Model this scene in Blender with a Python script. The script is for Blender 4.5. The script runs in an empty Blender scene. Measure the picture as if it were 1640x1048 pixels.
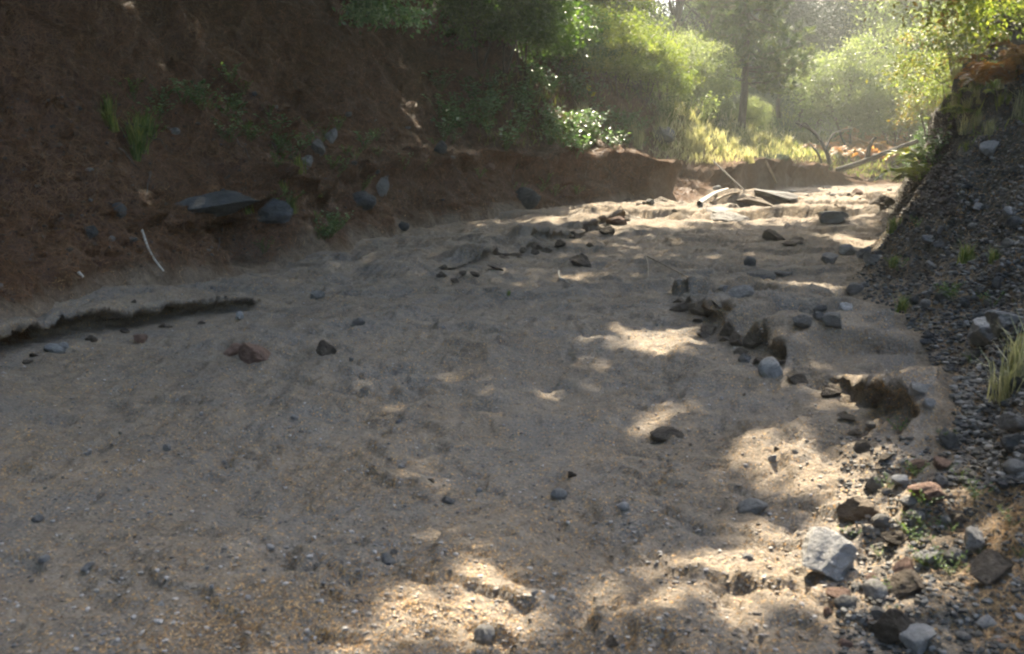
import bpy, math, random
import numpy as np
from mathutils import Vector, Matrix
from mathutils.bvhtree import BVHTree

SC = bpy.context.scene
COL = SC.collection
R = math.radians
rng = np.random.default_rng(7)
random.seed(7)

# ------------------------------------------------------------------ camera, sky, sun, exposure
CAM_H, PITCH, FPX, CX, CY = 1.3, R(10.1), 1594.0, 820.0, 524.0
cd = bpy.data.cameras.new('camera')
cam = bpy.data.objects.new('camera', cd)
COL.objects.link(cam)
cam.location = (0, 0, CAM_H)
cam.rotation_euler = (R(90) - PITCH, 0, 0)
cd.sensor_width = 36.0
cd.lens = FPX / 1640 * 36.0
cd.clip_start, cd.clip_end = 0.05, 2000
cd.dof.use_dof = True
cd.dof.focus_distance = 11.0
cd.dof.aperture_fstop = 5.6
SC.camera = cam

SUN_EL, SUN_AZ = R(48), R(4)          # azimuth from +Y towards +X
SDIR = Vector((math.sin(SUN_AZ) * math.cos(SUN_EL), math.cos(SUN_AZ) * math.cos(SUN_EL), math.sin(SUN_EL)))
w = bpy.data.worlds.new('World')
SC.world = w
w.use_nodes = True
nt = w.node_tree
sky = nt.nodes.new('ShaderNodeTexSky')
sky.sky_type = 'NISHITA'
sky.sun_disc = False
sky.sun_elevation = SUN_EL
sky.sun_rotation = SUN_AZ
sky.dust_density = 3.0
sky.ozone_density = 0.8
nt.links.new(sky.outputs[0], nt.nodes['Background'].inputs[0])
nt.nodes['Background'].inputs[1].default_value = 0.115
ld = bpy.data.lights.new('sun', 'SUN')
ld.energy = 5.0
ld.angle = R(0.55)
ld.color = (1.0, 0.88, 0.69)
sun = bpy.data.objects.new('sun', ld)
COL.objects.link(sun)
sun.rotation_euler = (-SDIR).to_track_quat('-Z', 'Y').to_euler()
SC.view_settings.view_transform = 'Standard'
SC.view_settings.look = 'None'
SC.view_settings.exposure = 2.7
SC.cycles.filter_width = 2.2
SC.cycles.use_denoising = True
SC.cycles.max_bounces = 7
SC.cycles.diffuse_bounces = 4
SC.cycles.transmission_bounces = 4
SC.cycles.volume_bounces = 1
SC.cycles.use_adaptive_sampling = True
SC.cycles.adaptive_threshold = 0.02
SC.cycles.sample_clamp_indirect = 6.0

# ------------------------------------------------------------------ helpers
def ray(px, py):
    u, v = (px - CX) / FPX, (CY - py) / FPX
    return Vector((u, math.cos(PITCH) + v * math.sin(PITCH), -math.sin(PITCH) + v * math.cos(PITCH)))

def onz(px, py, z=0.0):
    d = ray(px, py)
    k = (z - CAM_H) / d.z
    return d.x * k, d.y * k

def hash2(ix, iy, seed):
    h = (ix.astype(np.int64) * 374761393 + iy.astype(np.int64) * 668265263 + seed * 1442695041) & 0xffffffff
    h = ((h ^ (h >> 13)) * 1274126177) & 0xffffffff
    h = h ^ (h >> 16)
    return (h & 0xffffff) / float(0xffffff)

def vnoise(x, y, seed=0):
    x0, y0 = np.floor(x), np.floor(y)
    fx, fy = x - x0, y - y0
    ux, uy = fx * fx * fx * (fx * (fx * 6 - 15) + 10), fy * fy * fy * (fy * (fy * 6 - 15) + 10)
    a, b = hash2(x0, y0, seed), hash2(x0 + 1, y0, seed)
    c, d = hash2(x0, y0 + 1, seed), hash2(x0 + 1, y0 + 1, seed)
    return (a * (1 - ux) + b * ux) * (1 - uy) + (c * (1 - ux) + d * ux) * uy - 0.5

def fbm(x, y, sc, oct=4, seed=0, gain=0.5):
    x, y = np.asarray(x, float), np.asarray(y, float)
    t, a = 0, 1.0
    for i in range(oct):
        ca, sa = math.cos(0.7 * i + 0.3), math.sin(0.7 * i + 0.3)
        t = t + a * vnoise((x * ca - y * sa) * sc + 17.3 * i, (x * sa + y * ca) * sc - 9.1 * i, seed + i)
        sc *= 2.03
        a *= gain
    return t

def sm(e0, e1, x):
    t = np.clip((x - e0) / (e1 - e0), 0, 1)
    return t * t * (3 - 2 * t)

def mesh_np(name, verts, faces, mat=None, smooth=True, var=None):
    """faces: integer array (n, k) or a list of such arrays with different k"""
    if not isinstance(faces, list):
        faces = [faces]
    me = bpy.data.meshes.new(name)
    verts = np.asarray(verts, np.float32)
    me.vertices.add(len(verts))
    me.vertices.foreach_set('co', verts.ravel())
    li = np.concatenate([f.ravel() for f in faces]).astype(np.int32)
    tot = np.concatenate([np.full(len(f), f.shape[1]) for f in faces]).astype(np.int32)
    st = np.concatenate([[0], np.cumsum(tot)[:-1]]).astype(np.int32)
    me.loops.add(len(li))
    me.loops.foreach_set('vertex_index', li)
    me.polygons.add(len(tot))
    me.polygons.foreach_set('loop_start', st)
    me.update(calc_edges=True)
    me.polygons.foreach_set('use_smooth', np.full(len(tot), smooth))
    if var is not None:
        at = me.attributes.new('var', 'FLOAT', 'FACE')
        at.data.foreach_set('value', np.asarray(var, np.float32))
    if mat:
        me.materials.append(mat)
    return me

def link(name, me, parent=None, loc=None):
    o = bpy.data.objects.new(name, me)
    COL.objects.link(o)
    if parent is not None:
        o.parent = parent
    if loc is not None:
        o.location = loc
    return o

def tag(o, label=None, cat=None, group=None, kind=None):
    for k, v in (('label', label), ('category', cat), ('group', group), ('kind', kind)):
        if v:
            o[k] = v
    return o

def copy_tree(root, loc, rot=(0, 0, 0), scale=(1, 1, 1), label=None, group=None, cat=None):
    r = root.copy()
    COL.objects.link(r)
    r.location, r.rotation_euler, r.scale = loc, rot, scale
    tag(r, label, cat, group)
    for ch in list(root.children):
        c = ch.copy()
        COL.objects.link(c)
        c.parent = r
    return r

class Tubes:
    def __init__(self):
        self.v, self.f, self.n = [], [], 0

    def add(self, pts, rad, sides=6):
        pts = np.asarray(pts, float)
        n = len(pts)
        rad = np.broadcast_to(np.asarray(rad, float), (n,)) if np.ndim(rad) else np.full(n, rad)
        tan = np.gradient(pts, axis=0)
        tan /= np.linalg.norm(tan, axis=1)[:, None] + 1e-9
        ref = np.where(np.abs(tan[:, 2:3]) > 0.9, np.array([[1.0, 0, 0]]), np.array([[0, 0, 1.0]]))
        a = np.cross(tan, ref)
        a /= np.linalg.norm(a, axis=1)[:, None] + 1e-9
        b = np.cross(tan, a)
        ang = np.linspace(0, 2 * np.pi, sides, endpoint=False)
        ring = pts[:, None, :] + rad[:, None, None] * (np.cos(ang)[None, :, None] * a[:, None, :] + np.sin(ang)[None, :, None] * b[:, None, :])
        self.v.append(ring.reshape(-1, 3))
        i = np.arange(n - 1)[:, None] * sides
        j = np.arange(sides)[None, :]
        k = (j + 1) % sides
        q = np.stack([i + j, i + k, i + sides + k, i + sides + j], -1).reshape(-1, 4) + self.n
        self.f.append(q)
        for e in (0, n - 1):
            c = self.n + e * sides
            fan = np.array([[c, c + m, c + m + 1, c + m + 1] for m in range(1, sides - 1)])
            self.f.append(fan[:, :3] if False else np.stack([fan[:, 0], fan[:, 1], fan[:, 2], fan[:, 0]], -1)[:0])
        self.n += n * sides

    def mesh(self, name, mat):
        return mesh_np(name, np.concatenate(self.v), np.concatenate([f for f in self.f if len(f)]), mat)

def wobble(p0, p1, n, amp, rg, sag=0.0):
    p0, p1 = np.asarray(p0, float), np.asarray(p1, float)
    t = np.linspace(0, 1, n)[:, None]
    p = p0 + (p1 - p0) * t
    off = rg.normal(0, amp, (n, 3))
    off = np.cumsum(off, 0)
    off -= off[0] + (off[-1] - off[0]) * t
    p = p + off
    p[:, 2] += sag * np.sin(np.pi * t[:, 0])
    return p

def leaf_quads(c, dirs, nrm, length, width, fold=0.15):
    """rhombic leaves: base c, growing along dirs"""
    n = len(c)
    dirs = dirs / (np.linalg.norm(dirs, axis=1)[:, None] + 1e-9)
    side = np.cross(dirs, nrm)
    side /= np.linalg.norm(side, axis=1)[:, None] + 1e-9
    up = np.cross(side, dirs)
    L, W = np.broadcast_to(length, (n,))[:, None], np.broadcast_to(width, (n,))[:, None]
    mid = c + dirs * L * 0.45 + up * W * fold
    v = np.stack([c, mid - side * W * 0.5, c + dirs * L, mid + side * W * 0.5], 1).reshape(-1, 3)
    return v, np.arange(n * 4).reshape(n, 4)

# ------------------------------------------------------------------ materials
def newmat(name):
    m = bpy.data.materials.new(name)
    m.use_nodes = True
    t = m.node_tree
    return m, t, t.nodes['Principled BSDF'], t.nodes['Material Output']

def N(t, typ, **kw):
    n = t.nodes.new(typ)
    for k, v in kw.items():
        if k.startswith('i_'):
            n.inputs[k[2:].replace('_', ' ')].default_value = v
        else:
            setattr(n, k, v)
    return n

def noise(t, vec, scale, detail=4, rough=0.55, dist=0.0):
    n = N(t, 'ShaderNodeTexNoise')
    n.inputs['Scale'].default_value = scale
    n.inputs['Detail'].default_value = detail
    n.inputs['Roughness'].default_value = rough
    n.inputs['Distortion'].default_value = dist
    t.links.new(vec, n.inputs['Vector'])
    return n.outputs['Fac']

def ramp(t, fac, stops):
    r = N(t, 'ShaderNodeValToRGB')
    e = r.color_ramp.elements
    while len(e) < len(stops):
        e.new(0.5)
    for el, (p, c) in zip(e, stops):
        el.position = p
        el.color = (c[0], c[1], c[2], 1) if not np.isscalar(c) else (c, c, c, 1)
    t.links.new(fac, r.inputs[0])
    return r.outputs[0]

def mix(t, fac, a, b, mode='MIX'):
    m = N(t, 'ShaderNodeMix', data_type='RGBA', blend_type=mode)
    for s, v in ((0, fac), (6, a), (7, b)):
        if hasattr(v, 'is_linked') or hasattr(v, 'links'):
            t.links.new(v, m.inputs[s])
        elif s == 0:
            m.inputs[0].default_value = v
        else:
            m.inputs[s].default_value = (*v, 1)
    return m.outputs[2]

def bump(t, bs, layers, normal_in=None):
    prev = None
    for h, st, d in layers:
        b = N(t, 'ShaderNodeBump')
        b.inputs['Strength'].default_value = st
        b.inputs['Distance'].default_value = d
        t.links.new(h, b.inputs['Height'])
        if prev:
            t.links.new(prev, b.inputs['Normal'])
        prev = b.outputs[0]
    t.links.new(prev, bs.inputs['Normal'])

def ground_mat(name, dark, mid, pale, fleck, fleck_amt, fine=90.0, bumps=1.0, grey=None, blend=None):
    m, t, bs, out = newmat(name)
    co = N(t, 'ShaderNodeTexCoord').outputs['Object']
    big = noise(t, co, 0.9, 5, 0.6, 0.4)
    med = noise(t, co, 5.5, 6, 0.65, 0.6)
    fin = noise(t, co, fine, 5, 0.7)
    c = ramp(t, med, [(0.28, dark), (0.5, mid), (0.72, pale)])
    c2 = ramp(t, big, [(0.32, dark), (0.5, mid), (0.7, pale)])
    c = mix(t, 0.5, c, c2)
    if grey is not None:
        g = ramp(t, noise(t, co, 1.7, 5, 0.6, 0.8), [(0.45, 0.0), (0.62, 1.0)])
        c = mix(t, g, c, grey)
    c = mix(t, ramp(t, fin, [(0.3, 0.0), (0.7, 1.0)]), c, mix(t, 0.5, c, pale), 'MIX')
    c = mix(t, 0.75, c, ramp(t, fin, [(0.25, 0.35), (0.5, 0.95), (0.75, 1.35)]), 'MULTIPLY')
    # litter flecks: tiny cells, a share of them tan
    v = N(t, 'ShaderNodeTexVoronoi', feature='F1')
    v.inputs['Scale'].default_value = 55
    v.inputs['Randomness'].default_value = 1
    t.links.new(co, v.inputs['Vector'])
    sep = N(t, 'ShaderNodeSeparateColor')
    t.links.new(v.outputs['Color'], sep.inputs[0])
    near = ramp(t, v.outputs['Distance'], [(0.18, 1.0), (0.42, 0.0)])
    pick = ramp(t, sep.outputs[0], [(1 - fleck_amt - 0.02, 0.0), (1 - fleck_amt, 1.0)])
    patch = ramp(t, noise(t, co, 2.3, 4, 0.7, 0.5), [(0.38, 0.15), (0.6, 1.0)])
    f = mix(t, 1.0, near, pick, 'MULTIPLY')
    f = mix(t, 1.0, f, patch, 'MULTIPLY')
    c = mix(t, f, c, fleck)
    if blend is not None:            # sand washed up against the foot of the bank
        at = N(t, 'ShaderNodeAttribute', attribute_name='sand')
        sand = mix(t, 0.8, ramp(t, med, [(0.3, blend[0]), (0.7, blend[1])]), ramp(t, fin, [(0.25, 0.4), (0.5, 1.0), (0.75, 1.4)]), 'MULTIPLY')
        c = mix(t, at.outputs['Fac'], c, sand)
    t.links.new(c, bs.inputs['Base Color'])
    bs.inputs['Roughness'].default_value = 0.95
    bs.inputs['Specular IOR Level'].default_value = 0.15
    bump(t, bs, [(med, 0.55 * bumps, 0.12), (fin, 0.5 * bumps, 0.02), (noise(t, co, 28, 4, 0.6), 0.6 * bumps, 0.03)])
    return m

def leaf_mat(name, cols, trans=0.45, gloss=0.35, rough=0.5, tint=1.6):
    m, t, bs, out = newmat(name)
    at = N(t, 'ShaderNodeAttribute', attribute_name='var')
    oi = N(t, 'ShaderNodeObjectInfo')
    ad = N(t, 'ShaderNodeMath', operation='MULTIPLY_ADD')
    t.links.new(oi.outputs['Random'], ad.inputs[0])
    ad.inputs[1].default_value = 0.25
    t.links.new(at.outputs['Fac'], ad.inputs[2])
    sb = N(t, 'ShaderNodeMath', operation='SUBTRACT')
    t.links.new(ad.outputs[0], sb.inputs[0])
    sb.inputs[1].default_value = 0.125
    n = len(cols)
    c = ramp(t, sb.outputs[0], [(i / (n - 1), k) for i, k in enumerate(cols)])
    t.links.new(c, bs.inputs['Base Color'])
    bs.inputs['Roughness'].default_value = rough
    bs.inputs['Specular IOR Level'].default_value = gloss
    tr = N(t, 'ShaderNodeBsdfTranslucent')
    tc = mix(t, 1.0, c, (tint, tint * 0.97, tint * 0.55), 'MULTIPLY')
    t.links.new(tc, tr.inputs[0])
    ms = N(t, 'ShaderNodeMixShader')
    ms.inputs[0].default_value = trans
    t.links.new(bs.outputs[0], ms.inputs[1])
    t.links.new(tr.outputs[0], ms.inputs[2])
    t.links.new(ms.outputs[0], out.inputs[0])
    return m

def rock_mat(name, a, b, speck, scale=9.0):
    m, t, bs, out = newmat(name)
    co = N(t, 'ShaderNodeTexCoord').outputs['Object']
    oi = N(t, 'ShaderNodeObjectInfo')
    va = N(t, 'ShaderNodeVectorMath', operation='ADD')
    sc = N(t, 'ShaderNodeVectorMath', operation='SCALE')
    t.links.new(oi.outputs['Location'], sc.inputs[0])
    sc.inputs['Scale'].default_value = 3.7
    t.links.new(co, va.inputs[0])
    t.links.new(sc.outputs[0], va.inputs[1])
    v = va.outputs[0]
    n1, n2 = noise(t, v, 2.2, 6, 0.65, 0.5), noise(t, v, scale * 2.5, 4, 0.7)
    c = ramp(t, n1, [(0.3, a), (0.7, b)])
    c = mix(t, ramp(t, n2, [(0.55, 0.0), (0.72, 0.7)]), c, speck)
    hv = N(t, 'ShaderNodeHueSaturation')
    mr = N(t, 'ShaderNodeMapRange')
    t.links.new(oi.outputs['Random'], mr.inputs[0])
    mr.inputs[3].default_value, mr.inputs[4].default_value = 0.6, 1.35
    t.links.new(mr.outputs[0], hv.inputs['Value'])
    t.links.new(c, hv.inputs['Color'])
    t.links.new(hv.outputs[0], bs.inputs['Base Color'])
    bs.inputs['Roughness'].default_value = 0.88
    bs.inputs['Specular IOR Level'].default_value = 0.25
    bump(t, bs, [(n1, 0.6, 0.25), (n2, 0.5, 0.06)])
    return m

def bark_mat(name, a, b):
    m, t, bs, out = newmat(name)
    co = N(t, 'ShaderNodeTexCoord').outputs['Object']
    mp = N(t, 'ShaderNodeMapping')
    mp.inputs['Scale'].default_value = (1, 1, 0.2)
    t.links.new(co, mp.inputs[0])
    n1 = noise(t, mp.outputs[0], 14, 6, 0.7, 0.5)
    t.links.new(ramp(t, n1, [(0.3, a), (0.7, b)]), bs.inputs['Base Color'])
    bs.inputs['Roughness'].default_value = 0.9
    bump(t, bs, [(n1, 0.8, 0.05)])
    return m

M_BED = ground_mat('sand_bed', (0.062, 0.049, 0.036), (0.145, 0.117, 0.086), (0.26, 0.215, 0.162), (0.42, 0.25, 0.10), 0.28, grey=(0.122, 0.113, 0.10))
M_BANK = ground_mat('needle_litter_soil', (0.016, 0.010, 0.006), (0.05, 0.028, 0.014), (0.112, 0.058, 0.026), (0.22, 0.095, 0.032), 0.22, fine=60, bumps=1.3, blend=((0.08, 0.06, 0.042), (0.2, 0.155, 0.11)))
M_SCREE = ground_mat('dark_gravel_soil', (0.016, 0.016, 0.012), (0.04, 0.036, 0.027), (0.085, 0.072, 0.052), (0.2, 0.17, 0.12), 0.10, fine=45, bumps=1.6, blend=((0.10, 0.08, 0.058), (0.25, 0.2, 0.145)))
M_HILL = ground_mat('forest_floor', (0.02, 0.028, 0.012), (0.04, 0.055, 0.022), (0.07, 0.075, 0.03), (0.10, 0.08, 0.03), 0.2, fine=12, bumps=1.0)
M_ROCK_PALE = rock_mat('pale_rock', (0.17, 0.165, 0.155), (0.34, 0.33, 0.31), (0.46, 0.45, 0.42))
M_ROCK_GREY = rock_mat('grey_rock', (0.085, 0.081, 0.074), (0.19, 0.18, 0.162), (0.29, 0.275, 0.25))
M_CLOD = rock_mat('earth_clod', (0.05, 0.038, 0.027), (0.115, 0.09, 0.064), (0.19, 0.15, 0.105))
M_ROCK_DARK = rock_mat('dirty_rock', (0.03, 0.031, 0.03), (0.075, 0.078, 0.078), (0.08, 0.06, 0.04))
M_RED = rock_mat('reddish_rock', (0.10, 0.06, 0.042), (0.2, 0.12, 0.085), (0.27, 0.19, 0.14))
M_BARK = bark_mat('bark', (0.03, 0.022, 0.015), (0.11, 0.08, 0.055))
M_WOOD = bark_mat('dead_wood', (0.15, 0.11, 0.07), (0.36, 0.29, 0.2))
M_PALEWOOD = bark_mat('bleached_wood', (0.3, 0.28, 0.24), (0.5, 0.47, 0.4))
M_LEAF_G = leaf_mat('green_leaf', [(0.022, 0.05, 0.012), (0.05, 0.1, 0.02), (0.10, 0.16, 0.03)], 0.5, gloss=0.6)
M_LEAF_Y = leaf_mat('yellow_green_leaf', [(0.05, 0.085, 0.016), (0.11, 0.15, 0.026), (0.2, 0.22, 0.05)], 0.58, gloss=0.6)
M_LEAF_S = leaf_mat('silver_green_leaf', [(0.07, 0.105, 0.04), (0.13, 0.165, 0.07), (0.2, 0.23, 0.11)], 0.56, gloss=0.6)
M_LEAF_D = leaf_mat('shade_dark_leaf', [(0.008, 0.02, 0.010), (0.016, 0.034, 0.016), (0.028, 0.05, 0.02)], 0.12)  # leaf colour darkened to stand in for the shade of the gap
M_LEAF_O = leaf_mat('orange_leaf', [(0.12, 0.085, 0.025), (0.22, 0.10, 0.03), (0.30, 0.15, 0.05)], 0.45)
M_HERB = leaf_mat('herb_leaf', [(0.04, 0.095, 0.035), (0.075, 0.15, 0.055), (0.13, 0.21, 0.085)], 0.38, gloss=0.7, rough=0.35)
M_NEEDLE = leaf_mat('pine_needle', [(0.03, 0.055, 0.016), (0.06, 0.09, 0.025), (0.10, 0.12, 0.035)], 0.4)
M_GRASS = leaf_mat('grass_blade', [(0.2, 0.21, 0.11), (0.36, 0.35, 0.22), (0.5, 0.47, 0.33)], 0.5, tint=1.15)
M_GRASS_G = leaf_mat('fresh_grass_blade', [(0.05, 0.09, 0.02), (0.1, 0.14, 0.03), (0.2, 0.2, 0.06)], 0.45)
M_LITTER = leaf_mat('fallen_needle', [(0.12, 0.06, 0.022), (0.28, 0.16, 0.06), (0.46, 0.31, 0.15)], 0.15)
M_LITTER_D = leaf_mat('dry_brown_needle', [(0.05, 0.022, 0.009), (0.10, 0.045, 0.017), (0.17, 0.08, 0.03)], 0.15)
M_LEAF_RIM = leaf_mat('autumn_rim_leaf', [(0.05, 0.09, 0.02), (0.08, 0.115, 0.028), (0.13, 0.13, 0.035), (0.22, 0.11, 0.035)], 0.42)
M_DEAD = bark_mat('dark_dead_bark', (0.012, 0.009, 0.006), (0.05, 0.036, 0.024))
M_YELLOW = leaf_mat('yellow_leaf', [(0.55, 0.5, 0.06), (0.6, 0.55, 0.08)], 0.5)

# ------------------------------------------------------------------ terrain
def curve(pts):
    pts = sorted(pts)
    ys, xs = np.array([p[0] for p in pts]), np.array([p[1] for p in pts])
    return lambda y: np.interp(y, ys, xs)

def toe(pix, extra):
    out = list(extra)
    for px, py in pix:
        x, y = onz(px, py)
        out.append((y, x))
    return out

_L = toe([(0, 556), (120, 512), (250, 474), (400, 437), (560, 398), (640, 378), (740, 362), (860, 347), (1000, 336), (1080, 331), (1122, 328), (1180, 313), (1330, 299)],
         [(-20, -4.3), (-8, -3.7), (0, -3.6), (4, -3.55), (40, 17.5), (46, 27), (55, 40), (70, 48), (130, 60)])
_Rt = toe([(1490, 1000), (1490, 850), (1500, 740), (1470, 650), (1415, 560), (1372, 490), (1375, 430), (1420, 360), (1442, 300)],
          [(-20, 1.4), (-6, 1.0), (0, 0.95), (40, 21), (46, 31), (55, 44), (70, 52), (130, 66)])
_XL, _XR = curve(_L), curve(_Rt)

def XL(y):
    y = np.asarray(y, float)
    b = sum(_XL(y + k * (0.03 * np.maximum(y, 4))) for k in (-2, -1, 0, 1, 2)) / 5
    return b + np.clip(y / 12, 0.2, 1) * 0.5 * fbm(y, y * 0 + 3.3, 0.55, 4, 5)

def XR(y):
    y = np.asarray(y, float)
    b = sum(_XR(y + k * (0.03 * np.maximum(y, 4))) for k in (-2, -1, 0, 1, 2)) / 5
    return b + np.clip(y / 12, 0.2, 1) * 0.35 * fbm(y, y * 0 + 8.1, 0.7, 4, 9)

def step_line(pix):
    p = [onz(a, b)[::-1] for a, b in pix]
    return curve(p), min(q[0] for q in p), max(q[0] for q in p)

ST_A = step_line([(0, 577), (90, 552), (200, 530), (300, 511), (400, 497)])
ST_B = step_line([(705, 442), (740, 438), (800, 418), (850, 400), (880, 392), (950, 363), (1000, 352)])
ST_C = step_line([(1090, 470), (1105, 500), (1150, 535), (1200, 565), (1250, 585), (1330, 620), (1365, 660), (1400, 715), (1425, 745)])
ST_D = step_line([(1020, 345), (1150, 352), (1280, 338), (1310, 326)])

def cfac(x, y):
    return np.maximum(sm(-0.22, -0.02, fbm(x, y, 1.5, 2, 33)), np.exp(-((y - 4.75) / 0.55) ** 2))

def crust_step(d):
    return np.interp(d, [-0.085, -0.055, -0.022, -0.004, 0.03], [0, 0.56, 0.64, 0.96, 1])

def bed_extra(x, y):
    """eroded crust steps on the sandy floor"""
    z = 0
    f, a, b = ST_A
    e = f(y) + 0.16 * fbm(x, y, 1.6, 3, 21)
    z = z + 0.18 * crust_step(e - x) * sm(a - 3.5, a - 0.2, y) * sm(b + 0.9, b - 0.5, y)
    f, a, b = ST_B
    e = f(y) + 0.28 * fbm(x, y, 1.6, 4, 22)
    z = z + 0.13 * crust_step(e - x) * sm(-2.2, -0.1, x - e) * sm(a - 0.7, a + 0.2, y) * sm(b + 1.0, b - 0.6, y) * (0.45 + 1.1 * sm(-0.2, 0.25, fbm(x, y, 1.1, 2, 31)))
    f, a, b = ST_C
    e = f(y) + 0.20 * fbm(x, y, 2.6, 4, 23)
    z = z + 0.14 * crust_step(x - e) * sm(1.9, 0.25, x - e) * sm(a - 0.3, a + 0.3, y) * sm(b + 0.7, b - 0.3, y) * (0.12 + 1.2 * cfac(x, y))
    # rubble mound beside the right toe in the foreground
    z = z + (0.10 + 0.14 * fbm(x, y, 3.0, 5, 65)) * sm(0.0, 0.55, x - (0.86 + 0.10 * (y - 3.0)) - 0.25 * fbm(x, y, 1.3, 3, 66)) * sm(5.2, 3.8, y)
    z = z + 0.38 * np.clip(x - 1.25 - 0.12 * (y - 3), 0, 1.2) * sm(5.0, 3.8, y) * sm(1.5, 2.2, y)
    # broken low slabs in the far bed
    sl = fbm(x * 0.5, y, 0.55, 4, 61)
    z = z + 0.20 * sm(0.10, 0.17, sl) * sm(17, 20, y) * sm(32, 26, y)
    sl = fbm(x * 0.55 - y * 0.25, y, 0.8, 5, 63)
    z = z + 0.05 * sm(0.13, 0.18, sl) * sm(4.5, 6.5, y)
    return z

def bed_base(x, y, u):
    z = 0.11 * fbm(x, y, 0.45, 3, 1) + 0.020 * fbm(x, y, 2.2, 3, 2) + 0.016 * fbm(x, y, 8.0, 3, 3)
    ru = sm(-0.15, 0.25, fbm(x, y, 0.7, 3, 47))
    z = z + (0.008 + 0.010 * ru) * (0.35 - np.abs(fbm(x, y, 9.0, 4, 45, 0.6))) * 2 + 0.006 * fbm(x, y, 26.0, 2, 46)
    z = z + 0.028 * sm(0.02, 0.06, fbm(x * 0.8 + y * 0.5, y * 0.6, 1.5, 5, 48, 0.6)) * ru
    ac = x - 0.5 * (_XL(y) + _XR(y))          # ruts and rills running along the bed
    z = z + 0.045 * fbm(ac, y * 0.22, 2.6, 5, 49, 0.55) * sm(0.0, 0.1, u) + 0.02 * sm(0.05, 0.1, fbm(ac, y * 0.35, 3.5, 4, 50)) 
    pits = fbm(x, y, 5.0, 2, 41)
    z = z - 0.03 * sm(0.24, 0.42, pits)
    z = z - 0.05 * np.sin(np.pi * np.clip(u, 0, 1)) + 0.02 * fbm(x * 0.6 - y * 0.8, x * 0.3, 3.0, 3, 44)
    return z

HC = curve([(-20, .5), (6, .5), (10, .55), (12, .75), (15, 1.0), (17, 1.12), (23.3, 1.12), (24.0, .8), (28.8, .7), (29.6, .85), (35.5, .85), (36.5, .3), (45, .2), (60, .3), (130, .5)])
TAL = curve([(-20, .15), (8, .2), (12, .3), (15.5, .55), (20, .55), (22.2, .35), (22.8, .04), (23.4, .04), (23.9, 1.3), (28.6, 1.0), (29.4, .08), (36, .06), (37, .8), (60, .8), (130, .5)])
TW = curve([(-20, .0), (14, .0), (16.3, .15), (18, .5), (20, .8), (24, .9), (30, 1.2), (34, 2.0), (37, 4.2), (42, 8.0), (46, 14), (55, 22), (130, 26)])
SLP = curve([(-20, 1.05), (12, 1.1), (17, 1.25), (20, 1.0), (26, .85), (36, .7), (46, .35), (60, .3), (130, .3)])

def left_profile(s, y, x):
    hc, tal, tw, sl = HC(y), TAL(y), TW(y), SLP(y)
    hc = hc * (1 + 0.45 * fbm(y, y * 0 + 2.2, 0.9, 4, 73))
    tal = tal * (1 + 0.6 * fbm(y, y * 0 + 5.2, 0.8, 4, 74))
    cutw = 0.10 + 0.12 * (hc < 0.7)
    ztal = hc * np.where(tal < 0.1, 0.06, 0.62)
    z = np.where(s < tal, ztal * np.clip(s / np.maximum(tal, 1e-3), 0, 1) ** 0.9, 0)
    q = np.clip((s - tal) / cutw, 0, 1)
    z = np.where(s >= tal, ztal + (hc - ztal) * q, z)
    s2 = s - tal - cutw
    z = z + np.clip(s2, 0, None) * 0.09 * (s2 < 1e9) - 0.0
    s3 = s2 - tw
    up = np.clip(s3, 0, None)
    rise = sl * (np.sqrt(up * up + 0.15) - math.sqrt(0.15))
    cap = 16.0
    rise = cap * (1 - np.exp(-rise / cap)) if True else rise
    z = z + rise
    z = z - (1.5 * np.exp(-((y - 22.0) / 1.3) ** 2) - 0.5 * np.exp(-((y - 18.3) / 1.2) ** 2)) * sm(0.7, 3.0, s2)
    z = z + (0.10 * fbm(x, y, 4.0, 5, 79, 0.6) + 0.04 * fbm(x, y, 13.0, 3, 80)) * sm(0.05, 0.4, s)
    nz = 0.9 * fbm(x * 0.8, y * 0.5, 0.55, 5, 71) + 0.34 * fbm(x, y, 1.7, 4, 75) + 0.26 * sm(0.0, 0.07, fbm(x * 0.7 + y * 0.3, y * 0.6, 0.9, 5, 78)) + 0.12 * sm(0.03, 0.07, fbm(x * 0.9, y * 0.7, 2.1, 5, 76))
    z = z + nz * sm(0.25, 1.6, s2) * np.where(y > 24, 0.45, 0.75)
    # ribs and runnels down the fall line
    z = z + 0.16 * fbm(y * 1.1 + x * 0.15, x * 0.18, 1.3, 4, 77) * sm(0.05, 0.5, s)
    return z, q * (s >= tal) * (s2 < 0.25)

def right_profile(s, y, x):
    rim = 1.75 - 0.6 * sm(10, 20, y) + 0.3 * fbm(y, y * 0 + 1.7, 0.35, 3, 81)
    lo = 1.3 * (np.sqrt(np.minimum(s, 0.75) ** 2 + 0.05) - 0.2236) + (1.3 + 0.45 * sm(10, 18, y)) * np.clip(s - 0.75, 0, np.maximum(rim - 0.75, 0.05))
    lo = lo * (1 + 0.5 * sm(10, 19, y))
    far = 0.30 * np.clip(s - rim, 0, 3.5) + 0.62 * np.clip(s - rim - 3.5, 0, 26) + 0.1 * np.clip(s - rim - 29.5, 0, None)
    z = lo + far
    z = z + 0.22 * fbm(x, y, 0.9, 4, 83) * sm(0.0, 0.8, s) + (0.13 + 0.12 * sm(12, 18, y)) * fbm(x, y, 3.0, 5, 85, 0.6) * sm(0.0, 0.4, s) + 0.10 * sm(0.0, 0.06, fbm(x, y, 2.2, 5, 86)) * sm(0.1, 0.4, s)
    z = z + 0.8 * fbm(x, y, 0.12, 3, 87) * sm(3, 10, s)
    # near the lens the slope is a low rubble heap
    return z * (0.8 + 0.2 * sm(2, 6, y)), sm(rim - 0.28, rim - 0.02, s) * sm(rim + 0.35, rim, s)

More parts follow.
